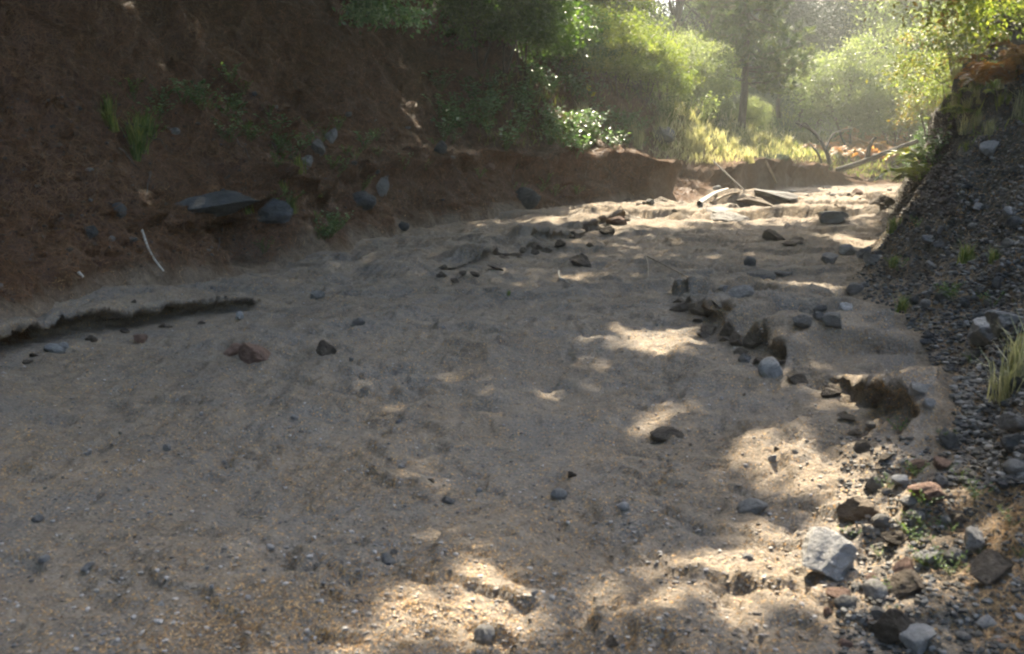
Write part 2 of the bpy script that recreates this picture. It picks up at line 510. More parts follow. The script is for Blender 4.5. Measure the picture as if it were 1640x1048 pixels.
ys = np.concatenate([np.arange(-14, 1.4, 0.35), 1.4 * np.exp(np.arange(0, math.log(46 / 1.4), 0.0046)), np.linspace(47, 150, 60)])
s_l = np.concatenate([np.arange(0, 1.5, 0.016), np.arange(1.5, 4.2, 0.04), 4.2 + np.cumsum(0.06 * 1.055 ** np.arange(0, 64))])
s_r = np.concatenate([np.arange(0, 2.0, 0.028), 2.0 + np.cumsum(0.035 * 1.06 ** np.arange(0, 82))])
ub = np.linspace(0, 1, 400)

def back_hill(x, y):
    return 0.42 * np.clip(y - 62, 0, None) * sm(60, 75, y) + 1.2 * fbm(x, y, 0.08, 3, 91) * sm(50, 70, y)

def edges_z(y):
    xl, xr = XL(y), XR(y)
    zl = bed_base(xl, y, 0 * y) + bed_extra(xl, y)
    zr = bed_base(xr, y, 0 * y + 1) + bed_extra(xr, y)
    return xl, xr, zl, zr

Y = ys[:, None]
xl, xr, zl, zr = [a[:, None] for a in edges_z(ys)]
# floor
U = ub[None, :]
Xb = xl + (xr - xl) * U
Yb = np.broadcast_to(Y, Xb.shape)
Zb = bed_base(Xb, Yb, U + 0 * Yb) + bed_extra(Xb, Yb) + back_hill(Xb, Yb)
def undercut(X, Yv):
    """hollows washed out below the crust edges"""
    Xo, Yo = X.copy(), Yv.copy()
    for (f, a, b), amp, sc, oc, sd, sgn, dep, dirv in ((ST_A, 0.16, 1.6, 3, 21, 1, 0.34, (0.86, -0.5)), (ST_B, 0.28, 1.6, 4, 22, 1, 0.14, (0.85, -0.5)), (ST_C, 0.20, 2.6, 4, 23, -1, 0.13, (-1, 0))):
        e = f(Yv) + amp * fbm(X, Yv, sc, oc, sd)
        d = (e - X) * sgn                         # positive on the upper side
        k = np.interp(d, [-0.30, -0.085, -0.05, -0.022], [0, 1, 1, 0]) * sm(a - (3.5 if sd == 21 else 0.3), a + 0.2, Yv) * sm(b + 0.5, b - 0.5, Yv)
        if sd == 23:
            k = k * cfac(X, Yv)
        Xo = Xo - dep * dirv[0] * k
        Yo = Yo - dep * dirv[1] * k
    return Xo, Yo
Xb, Yb = undercut(Xb, np.array(Yb))
# left bank
S = s_l[None, :]
Xq = xl - S
Yq = np.broadcast_to(Y, Xq.shape)
Zp, q = left_profile(S + 0 * Yq, Yq, Xq)
fade = np.exp(-S / 0.6)
Zl = zl * fade + Zp + bed_base(Xq, Yq, 0 * Xq) * (1 - fade) * 0.5 + back_hill(Xq, Yq)
Xl = Xq + (0.20 + 0.34 * fbm(Yq, Zp * 2, 1.4, 4, 95)) * q * sm(0.3, 1.0, q) + (0.16 * fbm(Yq, Zp * 1.3, 3.0, 5, 96, 0.65)) * sm(0.0, 0.3, Zp) * sm(5, 3, S)
xh, yh = onz(418, 432)
Xl = Xl - 0.6 * np.exp(-((Yq - yh) / 0.42) ** 2) * sm(0.04, 0.14, Zp) * sm(0.62, 0.46, Zp)
Zl[:, 0] = Zb[:, 0]
Xl[:, 0] = Xb[:, 0]
# right slope
S = s_r[None, :]
Xq2 = xr + S
Yq2 = np.broadcast_to(Y, Xq2.shape)
Zp2, q2 = right_profile(S + 0 * Yq2, Yq2, Xq2)
fade = np.exp(-S / 0.6)
Zr = zr * fade + Zp2 + back_hill(Xq2, Yq2)
Xr = Xq2 - 0.22 * q2 * sm(6, 9, Yq2)
Zr[:, 0] = Zb[:, -1]
Xr[:, 0] = Xb[:, -1]

def sheet(name, X, Yv, Z, mat, flip=False):
    n, m = X.shape
    v = np.stack([X, Yv, Z], -1).reshape(-1, 3)
    i = np.arange(n - 1)[:, None] * m + np.arange(m - 1)[None, :]
    f = np.stack([i, i + 1, i + m + 1, i + m], -1).reshape(-1, 4)
    if flip:
        f = f[:, ::-1].copy()
    return link(name, mesh_np(name, v, f, mat)), v, f

o_bed, v1, f1 = sheet('ravine_floor', Xb, Yb, Zb, M_BED)
o_left, v2, f2 = sheet('bank_terrain', Xl, Yq, Zl, M_BANK, True)
o_right, v3, f3 = sheet('slope_terrain', Xr, Yq2, Zr, M_SCREE)
tag(o_bed, 'sandy gravelly floor of the dry ravine strewn with needles', 'ground', kind='structure')
tag(o_left, 'needle covered earth bank and hillside left of the ravine floor', 'bank', kind='structure')
tag(o_right, 'dark gravel slope and hill right of the ravine floor', 'slope', kind='structure')
# forest floor material on the far hill and the upper terraces (a real change of ground cover)
for ob, vv, ff, test in ((o_left, v2, f2, lambda c: (c[:, 1] > 31) & (c[:, 2] > 1.0)), (o_right, v3, f3, lambda c: (c[:, 0] - XR(c[:, 1]) > 1.7))):
    ob.data.materials.append(M_HILL)
    cen = vv[ff].mean(1)
    idx = np.where(test(cen) | (cen[:, 1] > 44), 1, 0).astype(np.int32)
    ob.data.polygons.foreach_set('material_index', idx)

for ob, XX, YY, ss, wd in ((o_left, Xl, Yq, s_l, 0.09), (o_right, Xr, Yq2, s_r, 0.38)):
    d = ss[None, :] * (1 + 0 * YY)
    val = sm(2.0, 0.0, d / wd + 1.1 * fbm(XX, YY, 2.2, 5, 131) + 0.6 * fbm(XX, YY, 11, 3, 132))
    if ob is o_right:
        val = val * (1 - 0.95 * sm(10, 15, YY))
    a_ = ob.data.attributes.new('sand', 'FLOAT', 'POINT')
    a_.data.foreach_set('value', val.astype(np.float32).ravel())
allv = np.concatenate([v1, v2, v3])
allf = np.concatenate([f1, f2 + len(v1), f3 + len(v1) + len(v2)])
BVH = BVHTree.FromPolygons(allv.tolist(), allf.tolist())
EYE = Vector((0, 0, CAM_H))

def hit(px, py):
    p, n, i, d = BVH.ray_cast(EYE, ray(px, py).normalized())
    return p, n

def drop(x, y):
    p, n, i, d = BVH.ray_cast(Vector((x, y, 80)), Vector((0, 0, -1)))
    return (p, n) if p is not None else (Vector((x, y, 0)), Vector((0, 0, 1)))

def at(px, depth):
    x = (px - CX) / FPX * depth / math.cos(PITCH) if False else (px - CX) / FPX * depth
    p, n = drop(x, depth)
    return p

def to_px(x, y, z):
    zc = y * math.cos(PITCH) - (z - CAM_H) * math.sin(PITCH)
    yc = y * math.sin(PITCH) + (z - CAM_H) * math.cos(PITCH)
    return CX + FPX * x / zc, CY - FPX * yc / zc

# ------------------------------------------------------------------ trees and shrubs
def crown_mesh(name, mat, nclump, nleaf, radii, center, leaf, rg, shell=0.55, csize=0.22, droop=0.15, keep=None, elong=0.5):
    """leaf clumps spread through an uneven ellipsoid; returns mesh and clump centres"""
    d = rg.normal(0, 1, (nclump, 3))
    d /= np.linalg.norm(d, axis=1)[:, None]
    d[:, 2] = np.where(d[:, 2] < -0.55, -d[:, 2], d[:, 2])
    r = (shell + (1 - shell) * rg.random(nclump)) * (1 + 0.45 * fbm(d[:, 0] * 2 + d[:, 2], d[:, 1] * 2 - d[:, 2], 1.2, 3, int(rg.integers(999))))
    cc = d * r[:, None] * np.asarray(radii) + np.asarray(center)
    k = rg.integers(0, nclump, nleaf)
    cs = csize * np.mean(radii) * (0.5 + rg.random(nclump))
    off = rg.normal(0, 1, (nleaf, 3)) * cs[k][:, None] * np.array([1, 1, 0.65])
    p = cc[k] + off
    if keep is not None:
        m = keep(p)
        p, k, off = p[m], k[m], off[m]
    n = len(p)
    dirs = rg.normal(0, 1, (n, 3)) + 0.5 * off / (cs[k][:, None]) + np.array([0, 0, -droop])
    nrm = rg.normal(0, 0.7, (n, 3)) + np.array([0, 0, 0.9]) + 0.5 * d[k]
    L = leaf * (0.6 + 0.8 * rg.random(n))
    v, f = leaf_quads(p, dirs, nrm, L, L * elong)
    cv = rg.random(nclump)
    var = np.clip(0.55 * cv[k] + 0.45 * rg.random(n), 0, 1)
    return mesh_np(name, v, f, mat, smooth=False, var=var), cc

def limbs(tb, base, top, cc, r0, rg, nl=14, sides=6, fork=0.3):
    base, top = np.asarray(base, float), np.asarray(top, float)
    tr = wobble(base, top, 9, 0.06 * np.linalg.norm(top - base) / 8, rg)
    tb.add(tr, np.linspace(r0, r0 * 0.35, 9), 8)
    for c in cc[rg.permutation(len(cc))[:nl]]:
        t = fork + (0.95 - fork) * rg.random()
        i = min(int(t * 8), 7)
        st = tr[i] + (tr[i + 1] - tr[i]) * (t * 8 - i)
        ln = np.linalg.norm(c - st)
        rr = r0 * (0.45 - 0.25 * t)
        b = wobble(st, c, 6, 0.03 * ln, rg, 0.06 * ln)
        tb.add(b, np.linspace(rr, rr * 0.2, 6), 5)
        for _ in range(2):
            q = b[rg.integers(2, 5)]
            e = c + rg.normal(0, 0.2, 3) * ln
            tb.add(wobble(q, e, 4, 0.03 * ln, rg), np.linspace(rr * 0.35, rr * 0.08, 4), 4)

def make_tree(name, mat, h, cr, cz, nclump, nleaf, leaf, seed, trunk_r=0.12, stems=1, bark=None, label=None, cat='tree', group=None, elong=0.5, csize=0.2, shell=0.5, nl=16):
    """tree of height h: crown ellipsoid radius cr (3), centre height cz"""
    rg = np.random.default_rng(seed)
    root = bpy.data.objects.new(name, None)
    COL.objects.link(root)
    tag(root, label, cat, group)
    me, cc = crown_mesh('crown', mat, nclump, nleaf, cr, (0, 0, cz), leaf, rg, csize=csize, shell=shell, elong=elong)
    link('crown', me, root)
    tb = Tubes()
    for s in range(stems):
        a = 2 * math.pi * s / stems + rg.random()
        off = 0.0 if stems == 1 else 0.5 * cr[0]
        b = (0.12 * math.cos(a) * (stems > 1), 0.12 * math.sin(a) * (stems > 1), -0.35)
        limbs(tb, b, (off * math.cos(a), off * math.sin(a), cz + cr[2] * 0.35), cc, trunk_r, rg, nl=max(5, nl // stems))
    link('trunk', tb.mesh('trunk', bark or M_BARK), root)
    return root

def hide_proto(o):      # prototypes are themselves placed as the first of their kind
    return o

used = {}
def place_tree(proto, px, depth, h_scale, label, group=None, cat=None, rot=None, wide=1.0, dz=-0.05, x=None):
    p = at(px, depth) if x is None else drop(x, depth)[0]
    s = h_scale
    rz = random.random() * 6.28 if rot is None else rot
    if proto.name not in used:
        used[proto.name] = True
        proto.location, proto.rotation_euler, proto.scale = (p.x, p.y, p.z + dz), (0, 0, rz), (s * wide, s * wide, s)
        tag(proto, label, cat, group)
        return proto
    return copy_tree(proto, (p.x, p.y, p.z + dz), (0, 0, rz), (s * wide, s * wide, s), label, group, cat)

# shrub and tree kinds, modelled one unit = one metre
P_SHRUB_G = make_tree('leafy_shrub', M_LEAF_G, 5, (2.2, 2.2, 2.3), 1.9, 130, 15000, 0.15, 11, 0.05, 5, cat='shrub', csize=0.12, shell=0.4, nl=40)
P_SHRUB_Y = make_tree('bright_shrub', M_LEAF_Y, 5, (2.3, 2.3, 2.3), 2.0, 130, 15000, 0.13, 12, 0.05, 5, cat='shrub', csize=0.11, shell=0.4, nl=40)
P_SHRUB_S = make_tree('silvery_shrub', M_LEAF_S, 6, (3.0, 3.0, 2.9), 2.4, 170, 26000, 0.13, 13, 0.07, 4, cat='shrub', csize=0.11, shell=0.5, nl=40)
P_BROAD = make_tree('broadleaf_tree', M_LEAF_S, 10, (3.2, 3.2, 4.0), 5.8, 110, 17000, 0.17, 14, 0.17, 1, csize=0.13, shell=0.35, nl=50)
P_BROAD_Y = make_tree('pale_tree', M_LEAF_Y, 9, (2.8, 2.8, 3.6), 5.2, 90, 9000, 0.16, 15, 0.11, 3, csize=0.13, shell=0.35, nl=60)
P_DARK = make_tree('dark_tree', M_LEAF_D, 11, (2.4, 2.4, 5.2), 5.6, 120, 20000, 0.2, 16, 0.2, 1, csize=0.17)

# the dark leafy thickets on the left, above the spur
place_tree(P_SHRUB_G, 775, 28.0, 0.8, 'dark leafy shrub nearest the brown spur, at the left end of the thicket')
place_tree(P_SHRUB_G, 838, 29.5, 0.85, 'green shrub right of the darkest shrub, above the patch of low herbs')
place_tree(P_SHRUB_G, 720, 31.5, 1.0, 'tall dark shrub showing behind the brown spur top')
place_tree(P_SHRUB_G, 905, 32.0, 0.8, 'green shrub in the middle of the left thicket above the yellow leaves')
place_tree(P_SHRUB_Y, 965, 34.0, 0.75, 'yellow green backlit shrub at the right end of the left thicket')
place_tree(P_SHRUB_Y, 850, 36.0, 1.25, 'tall bright shrub rising behind the left thicket')
place_tree(P_SHRUB_Y, 1025, 38.0, 0.72, 'round pale backlit shrub left of the tall pine on the terrace')
place_tree(P_SHRUB_S, 1085, 39.0, 0.62, 'small silvery shrub just left of the pine trunk')
place_tree(P_SHRUB_Y, 1125, 44.0, 0.75, 'sunlit shrub behind the golden meadow beside the pine trunk')
place_tree(P_SHRUB_S, 1192, 43.0, 0.3, 'low grey green bush at the foot of the pine')
place_tree(P_BROAD_Y, 935, 40.0, 1.05, 'pale tree above the left thicket with thin forked stems')
place_tree(P_BROAD_Y, 1062, 50.0, 1.3, 'hazy pale tree in the brightest part of the haze')
place_tree(P_BROAD, 1130, 58.0, 1.15, 'hazy tree directly behind the pine crown')
place_tree(P_BROAD, 1010, 58.0, 1.45, 'tall hazy tree far behind the yellow green shrub')
place_tree(P_BROAD, 800, 38.0, 1.15, 'tall tree behind the dark end of the left thicket')
for px, py, k, lb in (
        (768, 92, 0.62, 'dark glossy shrub at the left end of the thicket, right beside the brown spur'),
        (805, 110, 0.55, 'low dark shrub second from the left along the thicket foot'),
        (842, 122, 0.62, 'dense green shrub above the first patch of shiny herbs'),
        (882, 128, 0.60, 'upright green shrub with a thin brown stem in the thicket'),
        (918, 134, 0.55, 'leafy shrub directly behind the yellow leaves')):
    p, n = hit(px, py)
    place_tree(P_SHRUB_G, 0, p.y, k, lb, x=p.x)
for px, py, k, lb in (
        (955, 146, 0.52, 'yellow green shrub right of the yellow leaves'),
        (992, 154, 0.55, 'bright backlit shrub at the upper edge of the herb slope'),
        (1030, 162, 0.50, 'pale bright shrub where the thicket meets the meadow'),
        (1066, 170, 0.42, 'small pale shrub at the upper left corner of the meadow')):
    p, n = hit(px, py)
    place_tree(P_SHRUB_Y, 0, min(p.y, 36), k, lb, x=p.x * min(p.y, 36) / p.y)
# the right side
place_tree(P_SHRUB_S, 1355, 47.0, 0.95, 'large rounded silvery shrub above the arched dead branch')
place_tree(P_SHRUB_S, 1428, 45.0, 0.72, 'fresh green bush right of the large silvery shrub')
place_tree(P_BROAD, 1385, 58.0, 1.22, 'tall broadleaf tree rising behind the large silvery shrub')
place_tree(P_BROAD, 1475, 50.0, 1.0, 'broadleaf tree right of the fresh green bush')
place_tree(P_BROAD, 1545, 40.0, 0.85, 'broadleaf tree behind the orange leaved shrub on the right rim')
place_tree(P_BROAD_Y, 1440, 66.0, 1.5, 'tall pale tree far behind the right hand shrubs')
place_tree(P_BROAD_Y, 1610, 33.0, 0.8, 'pale tree at the right edge behind the rim')
place_tree(P_SHRUB_G, 1495, 38.0, 0.55, 'small green bush on the right bank below the broadleaf tree')
# conifers of the dark gap, its shade put into their leaf colour
for i, (px, d, k, lb) in enumerate((
        (1240, 54, 0.66, 'dark shaded tree at the left of the dark gap behind the pine'),
        (1300, 56, 0.70, 'dark shaded tree on the right of the dark gap, behind the silvery shrub'),
        (1270, 53, 0.62, 'dark shaded tree in the middle of the gap'),
        (1262, 66, 0.95, 'tall dark hazy tree farther back in the middle of the gap'),
        (1218, 70, 1.25, 'dark hazy tree showing right beside the pine trunk'),
        (1312, 74, 1.35, 'dark hazy tree above the silvery shrub'))):
    place_tree(P_DARK, px, d, k, lb)
for i in range(34):
    px = 880 + 22.5 * i + random.uniform(-14, 14)
    d = random.uniform(78, 100)
    place_tree(random.choice((P_DARK, P_BROAD, P_BROAD)), px, d, random.uniform(1.0, 1.5),
               'hazy tree in the wood covering the far hillside', group='trees on the far hillside')
for i in range(14):
    px = 700 + 70 * i + random.uniform(-20, 20)
    place_tree(random.choice((P_DARK, P_BROAD)), px, random.uniform(64, 74) if not 1180 < px < 1330 else 84, random.uniform(1.1, 1.4),
               'hazy tree in the wood covering the far hillside', group='trees on the far hillside')

# orange shrub on the right rim with a dark bare limb
P_ORANGE = make_tree('autumn_shrub', M_LEAF_RIM, 3, (1.5, 1.5, 1.3), 1.5, 60, 6500, 0.11, 17, 0.05, 4, cat='shrub', csize=0.2)
place_tree(P_ORANGE, 1585, 17.5, 0.95, 'yellow green shrub with orange leaves on the right rim under the dark limb', dz=0.1)
place_tree(P_ORANGE, 1530, 25.0, 0.9, 'smaller orange shrub farther along the right rim')
place_tree(P_ORANGE, 1480, 33.0, 0.7, 'rusty shrub low on the right bank near the fallen log')
P_RIMG = make_tree('rim_shrub', M_LEAF_Y, 3, (1.3, 1.3, 1.2), 1.4, 50, 6000, 0.10, 18, 0.04, 4, cat='shrub', csize=0.2)
place_tree(P_RIMG, 1640, 15.0, 0.9, 'yellow green shrub at the right edge of the picture above the slope')
place_tree(P_RIMG, 1560, 30.0, 1.2, 'yellow green shrub behind the orange shrub on the rim')
place_tree(P_RIMG, 1510, 28.0, 0.6, 'low green shrub between the two orange shrubs')

# overhanging green sprig at the top left (leafy bough reaching into the picture)
# pine
def make_pine(name, h, label, seed, first=3.2, spread=2.6, r0=0.17, nb=70, tuft=0.24):
    rg = np.random.default_rng(seed)
    root = bpy.data.objects.new(name, None)
    COL.objects.link(root)
    tag(root, label, 'tree')
    tb = Tubes()
    tr = wobble((0, 0, -0.4), (0.25, 0, h), 14, 0.03, rg)
    tb.add(tr, np.linspace(r0, r0 * 0.2, 14), 9)
    P, D = [], []
    for i in range(nb):
        t = rg.random() ** 0.9
        z = first + (h - first - 0.2) * t
        a = rg.random() * 6.283
        L = spread * (1 - t) ** 0.6 * (0.45 + 0.6 * rg.random()) + 0.35
        j = z / h * 13
        q = tr[int(min(j, 12))]
        st = np.array([q[0], q[1], z])
        e = st + np.array([math.cos(a) * L, math.sin(a) * L, 0.18 * L * rg.normal(0.6, 1)])
        b = wobble(st, e, 6, 0.03 * L, rg, -0.08 * L)
        tb.add(b, np.linspace(0.035, 0.008, 6), 4)
        for m in range(int(5 + 6 * L)):
            u = 0.3 + 0.7 * rg.random()
            c = b[min(int(u * 5), 4)] + rg.normal(0, 0.16, 3) * L * 0.5
            tb.add(np.stack([b[min(int(u * 5), 4)], c]), np.array([0.008, 0.004]), 3)
            dd = (e - st) / L + rg.normal(0, 0.5, 3) + np.array([0, 0, 0.3])
            P.append(np.repeat(c[None], 26, 0))
            D.append(dd / np.linalg.norm(dd) + rg.normal(0, 0.55, (26, 3)))
    P, D = np.concatenate(P), np.concatenate(D)
    n = len(P)
    v, f = leaf_quads(P, D, rg.normal(0, 1, (n, 3)), tuft * (0.6 + 0.6 * rg.random(n)), 0.034, 0)
    link('crown', mesh_np('crown', v, f, M_NEEDLE, False, np.repeat(rg.random(n // 26), 26)), root)
    link('trunk', tb.mesh('trunk', M_BARK), root)
    return root

pine = make_pine('pine_tree', 11.0, 'tall slim pine with a bare lower trunk on the sunlit terrace', 31, first=1.6, spread=2.6, nb=130, tuft=0.3)
p = at(1181, 41.5)
pine.location = p

# unseen trees added on both hills, crowns shaped to shade the ravine in patches
LIT = []
for px, py, rx, ry in ((820, 985, 180, 90), (620, 1035, 150, 30), (1200, 900, 125, 55), (1150, 1025, 60, 40), (1275, 740, 100, 36), (1050, 548, 70, 16),
                       (1050, 655, 30, 6), (1305, 478, 60, 12), (1395, 398, 40, 30), (1130, 462, 40, 8), (1390, 640, 50, 40),
                       (1330, 900, 60, 60), (1430, 870, 70, 60), (1410, 1010, 60, 40), (760, 890, 40, 14)):
    x, y = onz(px, py)
    x1, _ = onz(px + rx, py)
    _, ya = onz(px, py - ry)
    _, yb = onz(px, py + ry)
    LIT.append((x, (ya + yb) / 2, x1 - x + 0.14, (ya - yb) / 2 + 0.14))
LIT = np.array(LIT)
SX, SY = SDIR.x / SDIR.z, SDIR.y / SDIR.z

def shade_keep(p, edge=0.3):
    gx, gy = p[:, 0] - p[:, 2] * SX, p[:, 1] - p[:, 2] * SY
    k = np.ones(len(p), bool)
    wob = 0.5 * fbm(gx, gy, 1.4, 3, 55)
    for x, y, a, b in LIT:
        k &= (((gx - x) / a) ** 2 + ((gy - y) / b) ** 2) > 1.0 + wob * 1.6
    # the right rim stays in the sun
    k &= ~((gx > XR(gy + 2.0) + 1.15 + 0.3 * wob) & (gy > 7.0))
    # far end of the ravine stays open to the sun
    k &= gy < 18.8 + 2.5 * fbm(gx, gy, 0.5, 3, 56) + 1.3 * np.clip(-gx - 0.5, 0, 8)
    # never hang into the picture
    k &= p[:, 2] > 1.3 + 0.165 * p[:, 1] + 0.35
    return k

def shade_tree(name, base, center, radii, nclump, nleaf, leaf, seed, label, mat, r0=0.22):
    rg = np.random.default_rng(seed)
    bp, _ = drop(*base)
    root = bpy.data.objects.new(name, None)
    COL.objects.link(root)
    root.location = bp
    tag(root, label, 'tree', 'unseen trees added to shade the ravine')
    org = np.array(bp)
    me, cc = crown_mesh('crown', mat, nclump, nleaf, radii, np.asarray(center) - org, leaf, rg, shell=0.25, csize=0.2, keep=lambda q: shade_keep(q + org))
    link('crown', me, root)
    tb = Tubes()
    ok = [c for c in cc if (c + org)[2] > 1.3 + 0.165 * (c + org)[1] + 0.8 and (c + org)[1] - (c + org)[2] * SY < 20]
    limbs(tb, (0, 0, -0.5), np.asarray(center) - org + np.array([0, 0, 0.3]), np.array(ok if len(ok) > 4 else cc), r0, rg, nl=10, fork=0.55)
    link('trunk', tb.mesh('trunk', M_BARK), root)

SHADE = [((-9.0, 10.0), (-6.0, 11.0, 9.5), (4.2, 4.0, 2.3)), ((-9.5, 15.5), (-5.5, 16.5, 10.5), (4.2, 4.2, 2.4)), ((-9.0, 21.0), (-6.0, 22.5, 11.0), (4.6, 4.4, 2.5)),
         ((-10.5, 12.5), (-1.6, 12.0, 9.0), (3.6, 3.6, 2.0)), ((-9.0, 18.5), (-1.2, 17.5, 10.0), (3.8, 3.8, 2.2)), ((-7.5, 24.0), (-0.5, 24.5, 11.0), (4.2, 4.0, 2.2)),
         ((9.0, 11.0), (3.6, 12.5, 9.2), (3.8, 3.8, 2.0)), ((12.0, 16.5), (4.2, 18.0, 10.2), (4.0, 4.0, 2.2)), ((14.5, 21.5), (5.5, 24.5, 11.0), (4.4, 4.0, 2.2)),
         ((10.0, 13.0), (8.5, 14.5, 8.8), (3.6, 3.8, 2.0)), ((13.0, 19.0), (10.5, 21.0, 9.8), (4.2, 4.2, 2.2)), ((17.0, 24.0), (12.0, 27.5, 11.0), (4.0, 4.0, 2.2)),
         ((-12.0, 18.0), (-11.0, 18.0, 13.5), (4.4, 5.0, 3.0)), ((-11.5, 26.0), (-8.5, 27.5, 13.5), (4.4, 4.4, 2.6)), ((-13, 11.0), (-11.5, 12.0, 13.0), (4.0, 4.0, 3.0)),
         ((-9.5, 5.0), (-6.5, 5.5, 9.0), (4.0, 4.2, 2.6)), ((-9.5, -1.0), (-7.0, -0.5, 8.5), (4.0, 4.2, 2.6)), ((-8.5, -7.5), (-5.0, -6.5, 8.0), (4.2, 4.2, 3.0)),
         ((-8.0, 8.5), (-6.3, 9.0, 6.6), (2.6, 4.0, 1.3)), ((-9.0, 14.5), (-7.8, 14.5, 8.6), (2.6, 4.0, 1.3)), ((-14, 6.0), (-11.5, 6.5, 12.0), (3.6, 4.2, 3.0)), ((-9.5, 25.0), (-5.2, 27.0, 12.0), (3.6, 3.6, 2.4)), ((-12.5, 21.5), (-9.5, 22.0, 13.5), (3.6, 3.6, 2.6))]
for i, (b, c, r) in enumerate(SHADE):
    shade_tree('shade_tree', b, c, r, 80, 11000 if c[0] < -4 else 9500, 0.34, 100 + i, 'unseen tall leafy tree added on the hill to shade the ravine', M_LEAF_G)
# ------------------------------------------------------------------ stones
import bmesh

def ico(sub):
    bm = bmesh.new()
    bmesh.ops.create_icosphere(bm, subdivisions=sub, radius=1)
    v = np.array([q.co[:] for q in bm.verts])
    f = np.array([[q.index for q in p.verts] for p in bm.faces])
    bm.free()
    return v, f

ICO4, ICO3, ICO1 = ico(5), ico(3), ico(1)

def rock_mesh(name, mat, seed, cuts=9, rough=0.15, depth=(0.45, 0.85), sub=None):
    rg = np.random.default_rng(seed)
    v, f = (sub or ICO4)
    v = v.copy()
    for _ in range(cuts):
        n = rg.normal(0, 1, 3)
        n /= np.linalg.norm(n)
        d = rg.uniform(*depth)
        h = v @ n - d
        v = v - np.where(h > 0, h, 0)[:, None] * n * 0.96
    dn = v / (np.linalg.norm(v, axis=1)[:, None] + 1e-9)
    o = seed * 3.1
    e = fbm(v[:, 0] + v[:, 2] * 0.7 + o, v[:, 1] - v[:, 2] * 0.6, 1.6, 5, seed) * rough + 0.05 * fbm(v[:, 0] * 1.3 - v[:, 2], v[:, 1] + v[:, 2], 6, 3, seed + 5)
    v = v + dn * e[:, None]
    v = v / np.ptp(v, axis=0).max()
    return mesh_np(name, v, f, mat, smooth=True)

ANG_P = [rock_mesh('rock', M_ROCK_PALE, 40 + i, 10) for i in range(2)]
ANG_G = [rock_mesh('rock', M_ROCK_GREY, 50 + i, 11) for i in range(4)]
RND = [rock_mesh('rock', M_ROCK_GREY, 60 + i, 4, 0.12, (0.7, 0.9)) for i in range(2)]
RND_P = [rock_mesh('rock', M_ROCK_PALE, 65 + i, 4, 0.12, (0.7, 0.9)) for i in range(2)]
CLOD = [rock_mesh('earth_clod', M_CLOD, 70 + i, 10, 0.15, (0.45, 0.85)) for i in range(4)]
REDR = [rock_mesh('rock', M_RED, 80 + i, 8, 0.2) for i in range(2)]
DARK = [rock_mesh('rock', M_ROCK_DARK, 90 + i, 10, 0.14) for i in range(3)]
SLAB = [rock_mesh('rock', M_ROCK_DARK, 96 + i, 16, 0.06, (0.28, 0.7)) for i in range(2)]
KIND = {'SL': SLAB, 'DK': DARK, 'AP': ANG_P, 'AG': ANG_G, 'RG': RND, 'RP': RND_P, 'CL': CLOD, 'RE': REDR}

def stone(px, py, wpx, hr, kind, label, group=None, rot=None, name=None, sink=0.22, depth_ratio=0.85, tilt=0.25):
    p, n = hit(px, py)
    if p is None:
        return
    wdt = wpx / FPX * p.y * 1.03
    me = random.choice(KIND[kind])
    o = link(name or ('earth_clod' if kind == 'CL' else 'rock'), me)
    h = wdt * hr
    o.scale = (wdt * 1.12, wdt * depth_ratio * 1.12, h * 1.25)
    o.location = (p.x, p.y + wdt * 0.15, p.z + h * (0.5 - sink))
    o.rotation_euler = (random.uniform(-tilt, tilt), random.uniform(-tilt, tilt), random.uniform(0, 6.28) if rot is None else rot)
    tag(o, label, 'clod' if kind == 'CL' else 'rock', group)
    return o

